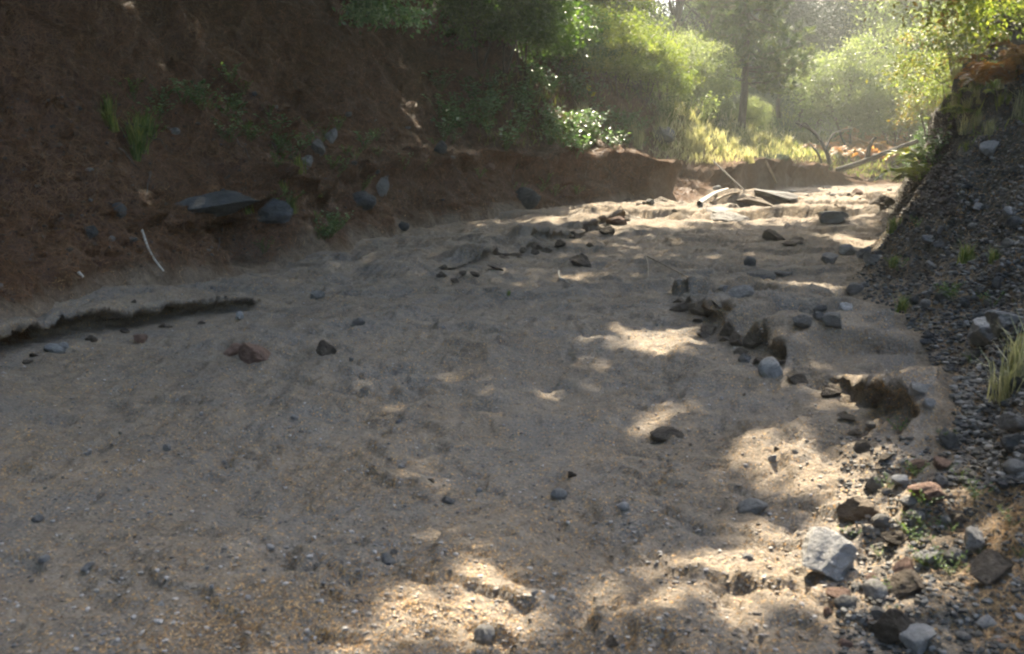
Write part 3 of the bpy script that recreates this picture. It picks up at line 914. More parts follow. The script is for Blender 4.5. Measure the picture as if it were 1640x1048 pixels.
for a in (
    (1320, 915, 112, 0.62, 'AP', 'big pale grey angular rock in the sunny patch at the lower right'),
    (1205, 820, 46, 0.45, 'AG', 'dark flat pointed stone lying alone on sand left of the big pale rock'),
    (1235, 602, 36, 0.9, 'RP', 'rounded stone with a bright top just below the broken ledge'),
    (895, 798, 25, 0.7, 'RP', 'small pale round stone alone in the middle of the foreground sand'),
    (775, 1030, 40, 0.85, 'RG', 'dark grey blocky stone at the bottom edge of the picture'),
    (622, 902, 28, 0.6, 'AG', 'small dark stone on the sunny patch at the lower middle'),
    (630, 888, 13, 0.8, 'AG', 'little dark pebble behind the small dark stone of the sunny patch'),
    (522, 566, 30, 0.8, 'CL', 'round brownish ball of earth right of the reddish lumps'),
    (408, 578, 52, 0.65, 'RE', 'larger of the two reddish lumps on the left of the sand'),
    (374, 569, 36, 0.55, 'RE', 'smaller reddish lump touching the larger reddish lump'),
    (930, 427, 46, 0.5, 'CL', 'dark dome shaped clod on open sand in mid distance'),
    (85, 565, 34, 0.45, 'RP', 'pale flat stone below the dark left ledge'),
    (101, 559, 17, 0.7, 'RP', 'small pale stone beside the flat one below the left ledge'),
    (226, 547, 26, 0.7, 'RE', 'reddish clod under the middle of the dark left ledge'),
    (505, 478, 25, 0.6, 'AG', 'bluish grey stone right of the end of the left ledge'),
    (383, 510, 15, 0.8, 'RP', 'tiny pale stone at the end of the left ledge'),
    (1202, 425, 21, 0.8, 'RG', 'bluish round stone on the sand right of the forked twig'),
    (1222, 446, 44, 0.28, 'AG', 'low flat grey slab behind the broken ledge'),
    (1252, 441, 30, 0.35, 'AG', 'flat stone right of the low grey slab'),
    (1160, 466, 24, 0.5, 'AG', 'grey stone at the end of the forked twig'),
    (1188, 474, 36, 0.5, 'AG', 'dark stone on the upper end of the broken ledge'),
    (1371, 471, 27, 0.8, 'RG', 'grey round stone at the foot of the right slope in the sunny strip'),
    (1315, 498, 22, 0.5, 'RG', 'bluish flat stone left of a pale one near the right slope'),
    (1355, 497, 26, 0.45, 'AP', 'pale flat stone at the foot of the dark slope'),
    (1288, 525, 40, 0.5, 'AG', 'dark angular stone leftmost of the cluster at the slope foot'),
    (1335, 523, 38, 0.6, 'AG', 'dark angular stone right in the cluster at the slope foot'),
    (1310, 511, 20, 0.6, 'AG', 'small dark stone between the two dark angular stones'),
    (1330, 421, 30, 0.6, 'AP', 'pale topped stone left of three at the sunny slope edge'),
    (1362, 407, 34, 0.5, 'AP', 'pale slab in the middle of three at the sunny slope edge'),
    (1402, 420, 36, 0.42, 'AP', 'pale flat slab right of three at the sunny slope edge'),
    (1385, 412, 24, 0.9, 'AG', 'dark upright stone between two pale slabs at the slope edge'),
    (1238, 385, 38, 0.55, 'CL', 'dark clod standing on the far sand behind the blue stone'),
    (1275, 392, 46, 0.3, 'CL', 'flat brown lump right of the dark clod on the far sand'),
    (1130, 503, 52, 0.6, 'CL', 'largest dark earth block at the upper end of the broken ledge'),
    (1168, 535, 27, 0.9, 'CL', 'upright earth block in the broken ledge'),
    (1180, 548, 20, 1.1, 'CL', 'narrow earth block in the broken ledge'),
    (1204, 555, 38, 0.7, 'CL', 'wide earth block at the lower end of the broken ledge'),
    (1194, 579, 28, 0.5, 'AG', 'flat dark stone in front of the wide earth block'),
    (1126, 540, 22, 0.5, 'CL', 'little brown clod left of the broken ledge'),
    (1070, 698, 62, 0.24, 'CL', 'flat dark crust of earth in the middle of the sand'),
    (975, 374, 28, 0.5, 'CL', 'dark brown clod at the end of the far crumbling ledge'),
    (988, 360, 36, 0.4, 'RE', 'reddish clod behind the dark brown one at the far ledge'),
    (945, 396, 15, 0.6, 'CL', 'little clod behind the dome shaped clod'),
    (1332, 357, 54, 0.4, 'AP', 'pale broad stone at the far right of the sand'),
    (1416, 328, 38, 0.6, 'CL', 'dark mound at the far foot of the right slope'),
    (1250, 318, 74, 0.2, 'AG', 'broad dark slab lying on the sunlit far bed'),
    (1165, 350, 90, 0.16, 'AG', 'long flat dark slab in front of the sunlit far bed'),
    (1215, 330, 90, 0.16, 'CL', 'long earth crust between the two dark far slabs'),
    (1374, 312, 18, 0.6, 'RE', 'small brown stone on the sunlit far bed'),
    (572, 522, 22, 0.6, 'AG', 'small grey stone on the sand behind the brownish ball'),
    (718, 806, 24, 0.5, 'AG', 'small dark stone in the middle foreground left of the pale round one'),
    (1380, 828, 76, 0.5, 'CL', 'large brown mound of earth above the big pale rock'),
    (1405, 784, 46, 0.5, 'AG', 'grey stone on top of the large brown mound'),
    (1490, 797, 64, 0.42, 'RE', 'reddish flat stone in the rubble at the lower right'),
    (1507, 778, 24, 0.8, 'RG', 'grey stone leaning on the reddish flat stone'),
    (1355, 973, 38, 0.6, 'RG', 'bluish stone below the big pale rock'),
    (1346, 958, 44, 0.4, 'RE', 'dark reddish stone tucked under the big pale rock'),
    (1403, 953, 42, 0.55, 'RG', 'grey oval stone right of the big pale rock'),
    (1326, 985, 18, 0.8, 'RE', 'little tan stone left of the bluish stone'),
    (1355, 1038, 26, 0.8, 'RE', 'tan stone at the bottom edge below the bluish stone'),
    (1440, 1022, 80, 0.7, 'CL', 'big brown clod at the bottom edge of the rubble'),
    (1475, 1040, 62, 0.7, 'AP', 'pale angular rock at the bottom edge in front of the big clod'),
    (1462, 950, 62, 0.5, 'CL', 'brown clod behind the grey oval stone'),
    (1440, 870, 50, 0.45, 'CL', 'brown clod right of the large brown mound'),
    (1520, 718, 34, 1.1, 'AG', 'upright dark stone in the upper rubble on the right'),
    (1558, 884, 36, 1.3, 'AP', 'pale upright shard in the rubble at the right'),
    (1492, 897, 44, 0.35, 'AP', 'pale flat stone left of the upright shard'),
    (1532, 905, 34, 0.9, 'RG', 'grey round stone in front of the upright shard'),
    (1595, 930, 66, 0.7, 'CL', 'dark large clod at the right edge of the rubble'),
    (1472, 628, 40, 0.4, 'AG', 'dark stone at the foot of the slope above the rubble'),
    (1488, 650, 24, 0.6, 'AP', 'pale shard beside a dark stone at the slope foot'),
    (1586, 548, 66, 0.7, 'AP', 'large pale block lying on the dark slope at the right'),
    (1615, 528, 70, 0.5, 'AP', 'pale slab behind the large block on the dark slope'),
    (1630, 690, 46, 0.7, 'AG', 'grey rock at the right edge above the rubble'),
    (1490, 388, 30, 0.4, 'AP', 'pale flat stone alone on the upper dark slope'),
    (1586, 247, 34, 0.7, 'AP', 'pale rock high on the slope under the grassy rim'),
    (1450, 230, 60, 0.5, 'AG', 'grey boulder under the fallen log at the end of the ravine'),
    # left bank
    (420, 356, 84, 0.6, 'SL', 'large grey boulder with a dark hollow below at the left bank foot'),
    (335, 345, 120, 0.34, 'SL', 'long bluish slab in the left bank beside the large boulder'),
    (190, 352, 28, 0.8, 'DK', 'small bluish stone in the left bank above the white stick'),
    (612, 311, 24, 1.1, 'AG', 'pale upright stone low on the needle bank'),
    (575, 330, 46, 0.6, 'DK', 'grey rock left of the pale upright stone'),
    (530, 228, 18, 1.2, 'AG', 'uppermost of three oval stones in the needle bank'),
    (511, 247, 22, 1.0, 'AG', 'middle one of three oval stones in the needle bank'),
    (493, 266, 18, 0.9, 'AG', 'lowest of three oval stones in the needle bank'),
    (705, 247, 22, 0.9, 'DK', 'grey stone at the top edge of the cut bank'),
    (843, 333, 44, 0.7, 'DK', 'dark boulder at the foot of the cut bank'),
    (645, 370, 20, 0.7, 'DK', 'bluish stone at the edge of sand below the cut bank'),
    (1060, 224, 46, 0.55, 'DK', 'grey boulder on top of the terrace near the meadow'),
    (778, 274, 28, 0.5, 'RE', 'reddish stone sticking out of the cut bank'),
):
    stone(*a, **({'sink': 0.1 if a[2] > 60 else 0.02, 'tilt': 0.22} if a[5].find('bank') > 0 or 'bank' in a[5] else {}))

# loose stones one can count, each its own object
def scatter_stones(n, box, size, kinds, label, group, hr=(0.4, 0.8), test=None):
    k = tries = 0
    while k < n and tries < n * 30:
        tries += 1
        px, py = random.uniform(box[0], box[2]), random.uniform(box[1], box[3])
        p, nn = hit(px, py)
        if p is None or p.y > 45 or (test and not test(p)):
            continue
        m = random.uniform(0, 1) ** 2.2 * (size[1] - size[0]) + size[0]
        if m * FPX / p.y < 5:
            continue
        stone(px, py, m * FPX / p.y, random.uniform(*hr), random.choice(kinds), label, group, sink=0.2)
        k += 1

def crust(n, pts, label, group, wd=(14, 40)):
    for k in range(n):
        u = (k + random.random()) / n * (len(pts) - 1)
        i = int(u)
        px = pts[i][0] + (pts[i + 1][0] - pts[i][0]) * (u - i) + random.uniform(-12, 10)
        py = pts[i][1] + (pts[i + 1][1] - pts[i][1]) * (u - i) + random.uniform(-3, 9)
        stone(px, py, random.uniform(*wd) * (0.6 + 0.4 * py / 600), random.uniform(0.25, 0.6), 'CL', label, group, sink=0.2, tilt=0.4)

crust(20, [(1090, 475), (1105, 503), (1150, 538), (1200, 568), (1250, 590), (1330, 625), (1365, 665), (1400, 720), (1420, 745)], 'broken piece of earth crust fallen along the right hand ledge', 'crust pieces of the right ledge')
crust(18, [(705, 446), (740, 442), (800, 422), (850, 404), (880, 396), (950, 367), (1000, 356)], 'broken piece of earth crust along the far crumbling ledge', 'crust pieces of the far ledge', (12, 32))
crust(9, [(20, 580), (90, 560), (200, 536), (300, 517), (400, 502)], 'crumbled piece of earth below the dark left ledge', 'crumbs of the left ledge', (10, 24))
on_right = lambda p: p.x > XR(p.y) + 0.08
on_bed = lambda p: XL(p.y) + 0.1 < p.x < XR(p.y) - 0.05
on_left = lambda p: p.x < XL(p.y) - 0.1
scatter_stones(110, (1330, 240, 1640, 720), (0.02, 0.095), ('DK', 'DK', 'AG', 'RG', 'DK', 'AP'), 'loose stone lying on the dark gravel slope', 'loose stones on the dark slope', test=on_right)
scatter_stones(42, (1380, 680, 1640, 1048), (0.02, 0.075), ('AG', 'RG', 'AP', 'CL', 'RE'), 'small loose stone in the rubble at the lower right', 'small stones in the rubble')
scatter_stones(62, (0, 340, 1420, 1048), (0.014, 0.045), ('AG', 'AP', 'AP', 'CL', 'RP'), 'little stone scattered over the open sandy floor', 'little stones on the sandy floor', test=on_bed)
scatter_stones(26, (60, 150, 760, 400), (0.05, 0.15), ('DK', 'DK', 'CL', 'RG'), 'small stone half buried in the left earth bank', 'stones in the left bank', test=on_left)
scatter_stones(26, (1000, 296, 1430, 345), (0.08, 0.3), ('AG', 'CL', 'CL', 'AP'), 'stone or clod on the sunlit far bed of the ravine', 'stones on the far bed', hr=(0.25, 0.5), test=on_bed)

# uncountable small gravel
def gravel(name, n, box, size, mat, label, test, seed, power=2.0):
    rg = np.random.default_rng(seed)
    bases = []
    for i in range(6):
        v, f = ICO1
        v = v * (0.65 + 0.6 * rg.random((len(v), 1))) * np.array([1, 0.8, 0.6])
        bases.append(v)
    V, k = [], 0
    for _ in range(n * 3):
        if k >= n:
            break
        px, py = rg.uniform(box[0], box[2]), rg.uniform(box[1], box[3])
        p, nn = hit(px, py)
        if p is None or p.y > 40 or not test(p):
            continue
        s = max(size[0] + (size[1] - size[0]) * rg.random() ** power, 0.9 * p.y / FPX * 0.8)
        a = rg.random() * 6.28
        b = bases[rg.integers(6)] * s * 0.5
        c, sn = math.cos(a), math.sin(a)
        b = np.stack([b[:, 0] * c - b[:, 1] * sn, b[:, 0] * sn + b[:, 1] * c, b[:, 2]], 1)
        V.append(b + np.array(p) + np.array([0, 0, s * 0.12]))
        k += 1
    f = ICO1[1]
    nv = len(ICO1[0])
    F = (np.arange(len(V))[:, None, None] * nv + f[None]).reshape(-1, 3)
    o = link(name, mesh_np(name, np.concatenate(V), F, mat, smooth=False, var=np.repeat(rg.random(len(V)), len(f))))
    tag(o, label, 'gravel', kind='stuff')

def chip_mat(name, cols):
    m, t, bs, out = newmat(name)
    at = N(t, 'ShaderNodeAttribute', attribute_name='var')
    n = len(cols)
    t.links.new(ramp(t, at.outputs['Fac'], [(i / (n - 1), c) for i, c in enumerate(cols)]), bs.inputs['Base Color'])
    bs.inputs['Roughness'].default_value = 0.85
    return m

M_CHIP = chip_mat('gravel_chip', [(0.015, 0.015, 0.014), (0.035, 0.035, 0.032), (0.06, 0.05, 0.036), (0.075, 0.075, 0.07), (0.19, 0.18, 0.16)])
M_CHIP_D = chip_mat('earth_crumb', [(0.015, 0.01, 0.007), (0.035, 0.024, 0.015), (0.06, 0.04, 0.025), (0.07, 0.065, 0.06)])
M_CHIP_B = chip_mat('sand_chip', [(0.08, 0.065, 0.05), (0.14, 0.13, 0.12), (0.2, 0.155, 0.105), (0.24, 0.22, 0.19), (0.36, 0.33, 0.29)])
gravel('slope_gravel', 9000, (1330, 110, 1640, 780), (0.008, 0.05), M_CHIP, 'dark loose gravel covering the right slope', on_right, 201)
gravel('far_slope_gravel', 2200, (1390, 180, 1530, 345), (0.02, 0.07), M_CHIP_D, 'loose dark stones on the far part of the right slope', on_right, 205)
gravel('rubble_gravel', 3000, (1340, 700, 1640, 1048), (0.004, 0.028), M_CHIP, 'small stony debris between rubble at lower right', lambda p: True, 202)
gravel('floor_gravel', 8000, (0, 300, 1430, 1048), (0.004, 0.022), M_CHIP_B, 'fine grit and pebbles strewn over the sandy floor', on_bed, 203, 3.0)
gravel('bank_gravel', 1500, (0, 150, 1100, 540), (0.015, 0.06), M_CHIP_D, 'bits of stone and earth on the left bank', on_left, 204, 2.5)

# ------------------------------------------------------------------ fallen needles and litter
def litter(name, n, box, length, width, mat, label, test, seed, bunch=False, lift=0.004):
    rg = np.random.default_rng(seed)
    P, Nn = [], []
    for _ in range(n * 3):
        if len(P) >= n:
            break
        px, py = rg.uniform(box[0], box[2]), rg.uniform(box[1], box[3])
        p, nn = hit(px, py)
        if p is None or p.y > 40 or not test(p):
            continue
        P.append(p[:])
        Nn.append(nn[:])
    P, Nn = np.array(P), np.array(Nn)
    m = len(P)
    d = rg.normal(0, 1, (m, 3))
    d -= (d * Nn).sum(1)[:, None] * Nn
    d /= np.linalg.norm(d, axis=1)[:, None] + 1e-9
    d += Nn * rg.normal(0.05, 0.16, (m, 1))
    L = (length[0] + (length[1] - length[0]) * rg.random(m)) 
    W = np.maximum(width, P[:, 1] / FPX * 0.75)
    v, f = leaf_quads(P + Nn * lift - d * L[:, None] * 0.5, d, Nn, L, W, 0.1)
    o = link(name, mesh_np(name, v, f, mat, False, rg.random(m)))
    tag(o, label, 'litter', kind='stuff')

patch = lambda p: random.random() < 0.25 + 1.6 * max(0.0, float(fbm(p.x, p.y, 0.9, 4, 301)) + 0.12)
litter('floor_litter', 26000, (0, 300, 1640, 1048), (0.005, 0.017), 0.0045, M_LITTER, 'tan needle bits and bud scales strewn on the sand', lambda p: patch(p) and p.x < XR(p.y) + 0.5, 401)
litter('floor_needles', 5000, (0, 300, 1640, 1048), (0.04, 0.10), 0.0016, M_LITTER, 'long dry pine needles lying on the sand', lambda p: patch(p), 402)
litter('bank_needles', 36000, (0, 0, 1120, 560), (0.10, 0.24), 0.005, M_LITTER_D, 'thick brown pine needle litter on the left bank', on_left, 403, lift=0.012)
litter('slope_needles', 3500, (1330, 120, 1640, 1048), (0.04, 0.12), 0.002, M_LITTER, 'dry needles caught between stones of the right slope', on_right, 404)
# ------------------------------------------------------------------ low plants
def make_herb(name, mat, seed, h=0.35, nst=7, leaf=0.06, per=9, spread=0.6, broad=0.55, label=None, cat='plant'):
    rg = np.random.default_rng(seed)
    root = bpy.data.objects.new(name, None)
    COL.objects.link(root)
    tag(root, label, cat)
    tb = Tubes()
    P, D, L = [], [], []
    for i in range(nst):
        a = rg.random() * 6.283
        r = spread * h * (0.3 + 0.9 * rg.random())
        hh = h * (0.6 + 0.5 * rg.random())
        st = wobble((0, 0, -0.02), (math.cos(a) * r, math.sin(a) * r, hh), 6, 0.03 * h, rg, 0.06 * h)
        tb.add(st, np.linspace(0.012 * h + 0.001, 0.004 * h + 0.0005, 6), 4)
        for k in range(per):
            u = 0.3 + 0.7 * (k + rg.random()) / per
            q = st[min(int(u * 5), 4)] + (st[min(int(u * 5) + 1, 5)] - st[min(int(u * 5), 4)]) * (u * 5 % 1)
            b = rg.random() * 6.283
            P.append(q)
            D.append([math.cos(b), math.sin(b), rg.normal(0.15, 0.3)])
            L.append(leaf * (0.6 + 0.7 * rg.random()))
    P, D, L = np.array(P), np.array(D), np.array(L)
    nrm = np.array([[0, 0, 1.0]]) + rg.normal(0, 0.3, (len(P), 3))
    v, f = leaf_quads(P, D, nrm, L, L * broad, 0.2)
    link('leaves', mesh_np('leaves', v, f, mat, False, rg.random(len(P))), root)
    link('stem', tb.mesh('stem', M_GRASS_G), root)
    return root

def make_fern(name, mat, seed, L=0.8, nf=9, label=None):
    rg = np.random.default_rng(seed)
    root = bpy.data.objects.new(name, None)
    COL.objects.link(root)
    tag(root, label, 'fern')
    tb = Tubes()
    P, D, S = [], [], []
    for i in range(nf):
        a = 6.283 * i / nf + rg.random()
        ln = L * (0.7 + 0.5 * rg.random())
        t = np.linspace(0, 1, 9)
        arc = np.stack([math.cos(a) * ln * 0.75 * t, math.sin(a) * ln * 0.75 * t, ln * (0.95 * t - 0.75 * t ** 2.2)], 1)
        tb.add(arc, np.linspace(0.006, 0.002, 9), 4)
        sd = np.array([-math.sin(a), math.cos(a), 0])
        for k in range(26):
            u = 0.12 + 0.88 * k / 26
            j = min(int(u * 8), 7)
            q = arc[j] + (arc[j + 1] - arc[j]) * (u * 8 - j)
            tg = arc[j + 1] - arc[j]
            tg /= np.linalg.norm(tg)
            for s in (-1, 1):
                P.append(q)
                D.append(s * sd + 0.45 * tg + rg.normal(0, 0.12, 3))
                S.append(ln * 0.26 * math.sin(math.pi * min(1, 0.15 + 0.85 * (1 - u))) ** 0.8 + 0.02)
    P, D, S = np.array(P), np.array(D), np.array(S)
    v, f = leaf_quads(P, D, np.array([[0, 0, 1.0]]) + rg.normal(0, 0.25, (len(P), 3)), S, S * 0.28, 0.1)
    link('fronds', mesh_np('fronds', v, f, mat, False, np.repeat(rg.random(nf), 52)), root)
    link('stem', tb.mesh('stem', M_WOOD), root)
    return root

def make_tuft(name, mat, seed, h=0.3, n=60, spread=0.5, label=None):
    rg = np.random.default_rng(seed)
    V, F, k = [], [], 0
    for i in range(n):
        a = rg.random() * 6.283
        b = np.array([rg.normal(0, 0.1 * h), rg.normal(0, 0.1 * h), -0.01])
        hh = h * (0.5 + 0.6 * rg.random())
        lean = spread * hh * rg.random()
        wv = np.array([-math.sin(a), math.cos(a), 0]) * 0.006 * (0.6 + h)
        p1 = b + np.array([math.cos(a) * lean * 0.35, math.sin(a) * lean * 0.35, hh * 0.6])
        p2 = b + np.array([math.cos(a) * lean, math.sin(a) * lean, hh * (1 - 0.35 * rg.random())])
        V += [b - wv, b + wv, p1 + wv * 0.8, p1 - wv * 0.8, p2 + wv * 0.1, p2 - wv * 0.1]
        F += [[k, k + 1, k + 2, k + 3], [k + 3, k + 2, k + 4, k + 5]]
        k += 6
    o = link(name, mesh_np(name, np.array(V), np.array(F), mat, False, np.repeat(rg.random(n), 2)))
    tag(o, label, 'grass tuft')
    return o

H1 = make_herb('leafy_herb', M_HERB, 501, 0.40, 8, 0.085, 9)
H2 = make_herb('leafy_herb', M_HERB, 502, 0.28, 9, 0.06, 8, 0.9)
H3 = make_herb('low_weed', M_LEAF_G, 503, 0.22, 8, 0.045, 9, 0.9, 0.45)
H4 = make_herb('pale_herb', M_LEAF_S, 504, 0.6, 10, 0.07, 16, 0.35, 0.4)
FO = make_fern('bracken_fern', M_LEAF_O, 511)
FG = make_fern('green_fern', M_LEAF_Y, 512, 0.7, 8)
T1 = make_tuft('grass_tuft', M_GRASS_G, 521, 0.32, 70, 0.7)
T2 = make_tuft('dry_grass_tuft', M_GRASS, 522, 0.5, 70, 0.7)
first = set()

def plant(proto, px, py, k, label, group=None, cat=None, lim=60):
    p, n = hit(px, py)
    if p is None or p.y > lim:
        return None
    loc, rot = (p.x, p.y, p.z - 0.01), (random.uniform(-.15, .15), random.uniform(-.15, .15), random.uniform(0, 6.28))
    if proto.name not in first:
        first.add(proto.name)
        proto.location, proto.rotation_euler, proto.scale = loc, rot, (k, k, k)
        tag(proto, label, cat, group)
        return proto
    return copy_tree(proto, loc, rot, (k, k, k), label, group, cat)

def patch_of(protos, n, box, k, label, group, test=None, lim=60):
    c = t = 0
    while c < n and t < n * 20:
        t += 1
        px = random.gauss((box[0] + box[2]) / 2, (box[2] - box[0]) / 3.6)
        py = random.gauss((box[1] + box[3]) / 2, (box[3] - box[1]) / 3.6)
        p, nn = hit(px, py)
        if p is None or (test and not test(p)):
            continue
        if plant(random.choice(protos), px, py, random.uniform(*k), label, group, lim=lim):
            c += 1

patch_of((H1, H2), 24, (690, 130, 825, 235), (1.0, 1.7), 'leafy green herb on the brown slope right of the spur', 'herbs on the slope by the spur')
patch_of((H1, H2), 34, (870, 190, 1060, 250), (1.0, 1.7), 'shiny leaved herb in the patch on top of the cut bank', 'herbs on top of the cut bank', on_left)
patch_of((H1, H2, H3), 22, (790, 120, 1010, 185), (1.1, 2.0), 'herb at the foot of the left thicket', 'herbs below the left thicket', on_left)
patch_of((H3, H2), 20, (170, 115, 500, 250), (0.6, 1.1), 'dark green herb in the deep shade of the left hillside', 'herbs in the shade on the left hillside', on_left)
patch_of((H3, T1), 9, (140, 195, 300, 250), (0.7, 1.2), 'small green plant in the darkest part of the left bank', 'plants in the dark left bank', on_left)
patch_of((H3, T1), 10, (360, 240, 560, 400), (0.6, 1.0), 'small weed growing near the large grey boulder in the bank', 'weeds around the boulder', on_left)
patch_of((H3, H2), 7, (480, 370, 600, 400), (0.6, 1.0), 'little green weed at the foot of the bank beside the sand', 'weeds at the bank foot', on_left)
patch_of((H3, H2, H3), 26, (420, 170, 720, 330), (0.5, 1.0), 'scattered green weed on the brown needle slope left of the spur', 'weeds on the needle slope', on_left)
patch_of((H3,), 8, (740, 270, 960, 335), (0.6, 1.0), 'weed clinging to the face of the cut bank', 'weeds on the cut face', on_left)
patch_of((H4,), 22, (1040, 165, 1230, 215), (1.0, 1.9), 'tall pale herb glowing at the back of the golden meadow', 'pale herbs of the meadow', on_left)
patch_of((T2, T2, T1), 40, (1040, 190, 1300, 252), (0.8, 1.5), 'dry sunlit grass tuft at the edge of the golden meadow', 'grass tufts of the meadow', on_left)
patch_of((FO,), 30, (1350, 205, 1470, 275), (1.1, 2.1), 'orange bracken fern on the bank at the end of the ravine', 'bracken at the end of the ravine', lambda p: p.y > 33)
patch_of((FO,), 12, (1520, 85, 1640, 150), (0.3, 0.6), 'orange bracken fern on the grassy right rim', 'bracken on the right rim', lambda p: on_right(p) and p.x > XR(p.y) + 1.3)
patch_of((FG, T1), 22, (1440, 150, 1600, 240), (0.22, 0.5), 'green plant along the grassy edge of the right rim', 'green plants of the right rim', on_right)
patch_of((T1, T2), 34, (1470, 110, 1640, 200), (0.35, 0.7), 'sunlit grass tuft hanging over the right rim', 'grass tufts on the right rim', on_right)
patch_of((H1, FG), 8, (1455, 235, 1490, 290), (0.7, 1.1), 'bright green plant at the end of the right slope', 'plants at the slope end', on_right)
patch_of((H3,), 30, (1370, 690, 1650, 1000), (0.12, 0.3), 'tiny green seedling growing in the rubble', 'seedlings in the rubble')
patch_of((H3, T1), 9, (1390, 340, 1600, 520), (0.35, 0.7), 'small weed on the dark gravel slope', 'weeds on the dark slope', on_right)
for px, py, k, lb in ((1612, 640, 0.5, 'yellowish grass clump standing at the right edge below the pale block'), (1632, 600, 0.55, 'yellow green grass clump beside the pale slab on the right')):
    plant(T2, px, py, k, lb)
for px, py, k, lb in ((1445, 500, 0.5, 'bright green weed at the foot of the dark slope'), (815, 472, 0.22, 'tiny green sprout alone on the open sand'), (1060, 205, 1.2, 'green grass clump beside the boulder on the terrace')):
    plant(T1, px, py, k, lb)

# grass sheet of the meadow and rim
def grass(name, n, box, h, mat, label, test, seed, lim=60):
    rg = np.random.default_rng(seed)
    P = []
    for _ in range(n * 4):
        if len(P) >= n:
            break
        px, py = rg.uniform(box[0], box[2]), rg.uniform(box[1], box[3])
        p, nn = hit(px, py)
        if p is None or p.y > lim or not test(p):
            continue
        P.append(p[:])
    P = np.array(P)
    m = len(P)
    P[:, :2] += rg.normal(0, 0.15, (m, 2))
    d = rg.normal(0, 0.35, (m, 3)) + np.array([0, 0, 1.0])
    a = rg.random(m) * 6.283
    nrm = np.stack([np.cos(a), np.sin(a), 0 * a], 1)
    L = h * (0.4 + 0.8 * rg.random(m))
    v, f = leaf_quads(P - np.array([0, 0, 0.06]), d, nrm, L, np.maximum(0.012, P[:, 1] * 0.0007), 0.1)
    tag(link(name, mesh_np(name, v, f, mat, False, rg.random(m))), label, 'grass', kind='stuff')

grass('meadow_grass', 9000, (1050, 165, 1330, 262), 0.28, M_GRASS, 'golden backlit grass of the small meadow', lambda p: p.x < XL(p.y) - 0.4 and p.z > 0.5 and p.y < 50, 601)
grass('thicket_grass', 2500, (760, 120, 1120, 235), 0.2, M_GRASS_G, 'green undergrowth grass below the left thicket', lambda p: p.x < XL(p.y) - 0.7 and p.z > 1.0 and random.random() < 0.6, 602)
grass('rim_grass', 3000, (1440, 90, 1640, 240), 0.15, M_GRASS_G, 'grass growing along the top of the right slope', lambda p: p.x > XR(p.y) + 1.2 and drop(p.x, p.y)[1].z > 0.72 + 0.1 * random.random(), 603)
grass('far_undergrowth', 7000, (1180, 170, 1520, 292), 0.26, M_GRASS_G, 'undergrowth at the end of the ravine', lambda p: p.y > 38, 604, 75)

# ------------------------------------------------------------------ dead wood
def tube_thing(name, pts, rad, mat, label, cat, sides=8):
    tb = Tubes()
    for p, r in (pts if isinstance(pts, list) and isinstance(pts[0], tuple) and len(pts[0]) == 2 and np.ndim(pts[0][0]) == 2 else [(pts, rad)]):
        tb.add(p, r, sides)
    return tag(link(name, tb.mesh(name, mat)), label, cat)

def spline(pts, n=16):
    pts = np.asarray(pts, float)
    t = np.linspace(0, len(pts) - 1, n)
    out = []
    for u in t:
        i = min(int(u), len(pts) - 2)
        f = u - i
        p0, p1, p2, p3 = pts[max(i - 1, 0)], pts[i], pts[i + 1], pts[min(i + 2, len(pts) - 1)]
        out.append(0.5 * (2 * p1 + (p2 - p0) * f + (2 * p0 - 5 * p1 + 4 * p2 - p3) * f * f + (3 * p1 - p0 - 3 * p2 + p3) * f ** 3))
    return np.array(out)

def gp(px, py, lift=0.0):
    p, n = hit(px, py)
    return np.array(p) + np.array([0, 0, lift])

def air(px, py, y):
    d = ray(px, py)
    return np.array(EYE + d * (y / d.y))

tube_thing('stick', spline([gp(226, 372, .05), gp(236, 400, .04), gp(246, 418, .03), gp(262, 438, .02)]), np.linspace(0.013, 0.008, 16), M_PALEWOOD, 'pale bent stick lying on the dark left bank', 'stick')
tube_thing('stick', spline([gp(126, 440, .02), gp(133, 448, .02)], 6), 0.012, M_PALEWOOD, 'short pale stick end low in the dark left bank', 'stick')
a, b, c = gp(1034, 418, .06), gp(1036, 462, .01), gp(1128, 462, .02)
tube_thing('twig', [(spline([a, (a + b) / 2 + np.array([.02, 0, .02]), b]), np.linspace(.010, .006, 16)), (spline([a, gp(1075, 436, .04), c]), np.linspace(.011, .006, 16))], None, M_WOOD, 'thin forked twig lying on the sand', 'twig', 5)
tube_thing('twig', spline([gp(895, 438, .03), gp(896, 447, .02), gp(905, 451, .01), gp(912, 455, .01)]), 0.007, M_PALEWOOD, 'tiny curled twig on the sand below the dome shaped clod', 'twig', 5)
tube_thing('branch', spline([gp(1120, 330, .05), gp(1145, 318, .12), gp(1165, 309, .1)]), np.linspace(.06, .03, 16), M_PALEWOOD, 'pale branch lying at the corner of the cut bank', 'branch')
tube_thing('branch', spline([gp(1138, 327, .03), gp(1165, 316, .06), gp(1185, 312, .05)]), np.linspace(.04, .02, 16), M_WOOD, 'thin branch beside the pale branch at the bank corner', 'branch')
p0, p1 = gp(1140, 262, .1), gp(1192, 308, .05)
tube_thing('pole', spline([p0, (p0 + p1) / 2, p1]), np.linspace(.028, .018, 16), M_DEAD, 'thin fallen pole leaning down the sunlit cut bank', 'pole')
p0, p1 = gp(1225, 262, .08), gp(1243, 295, .03)
tube_thing('root', spline([p0, (p0 + p1) / 2 + np.array([0, -.1, 0]), p1]), np.linspace(.05, .03, 16), M_WOOD, 'light root hanging down the far cut bank', 'root')
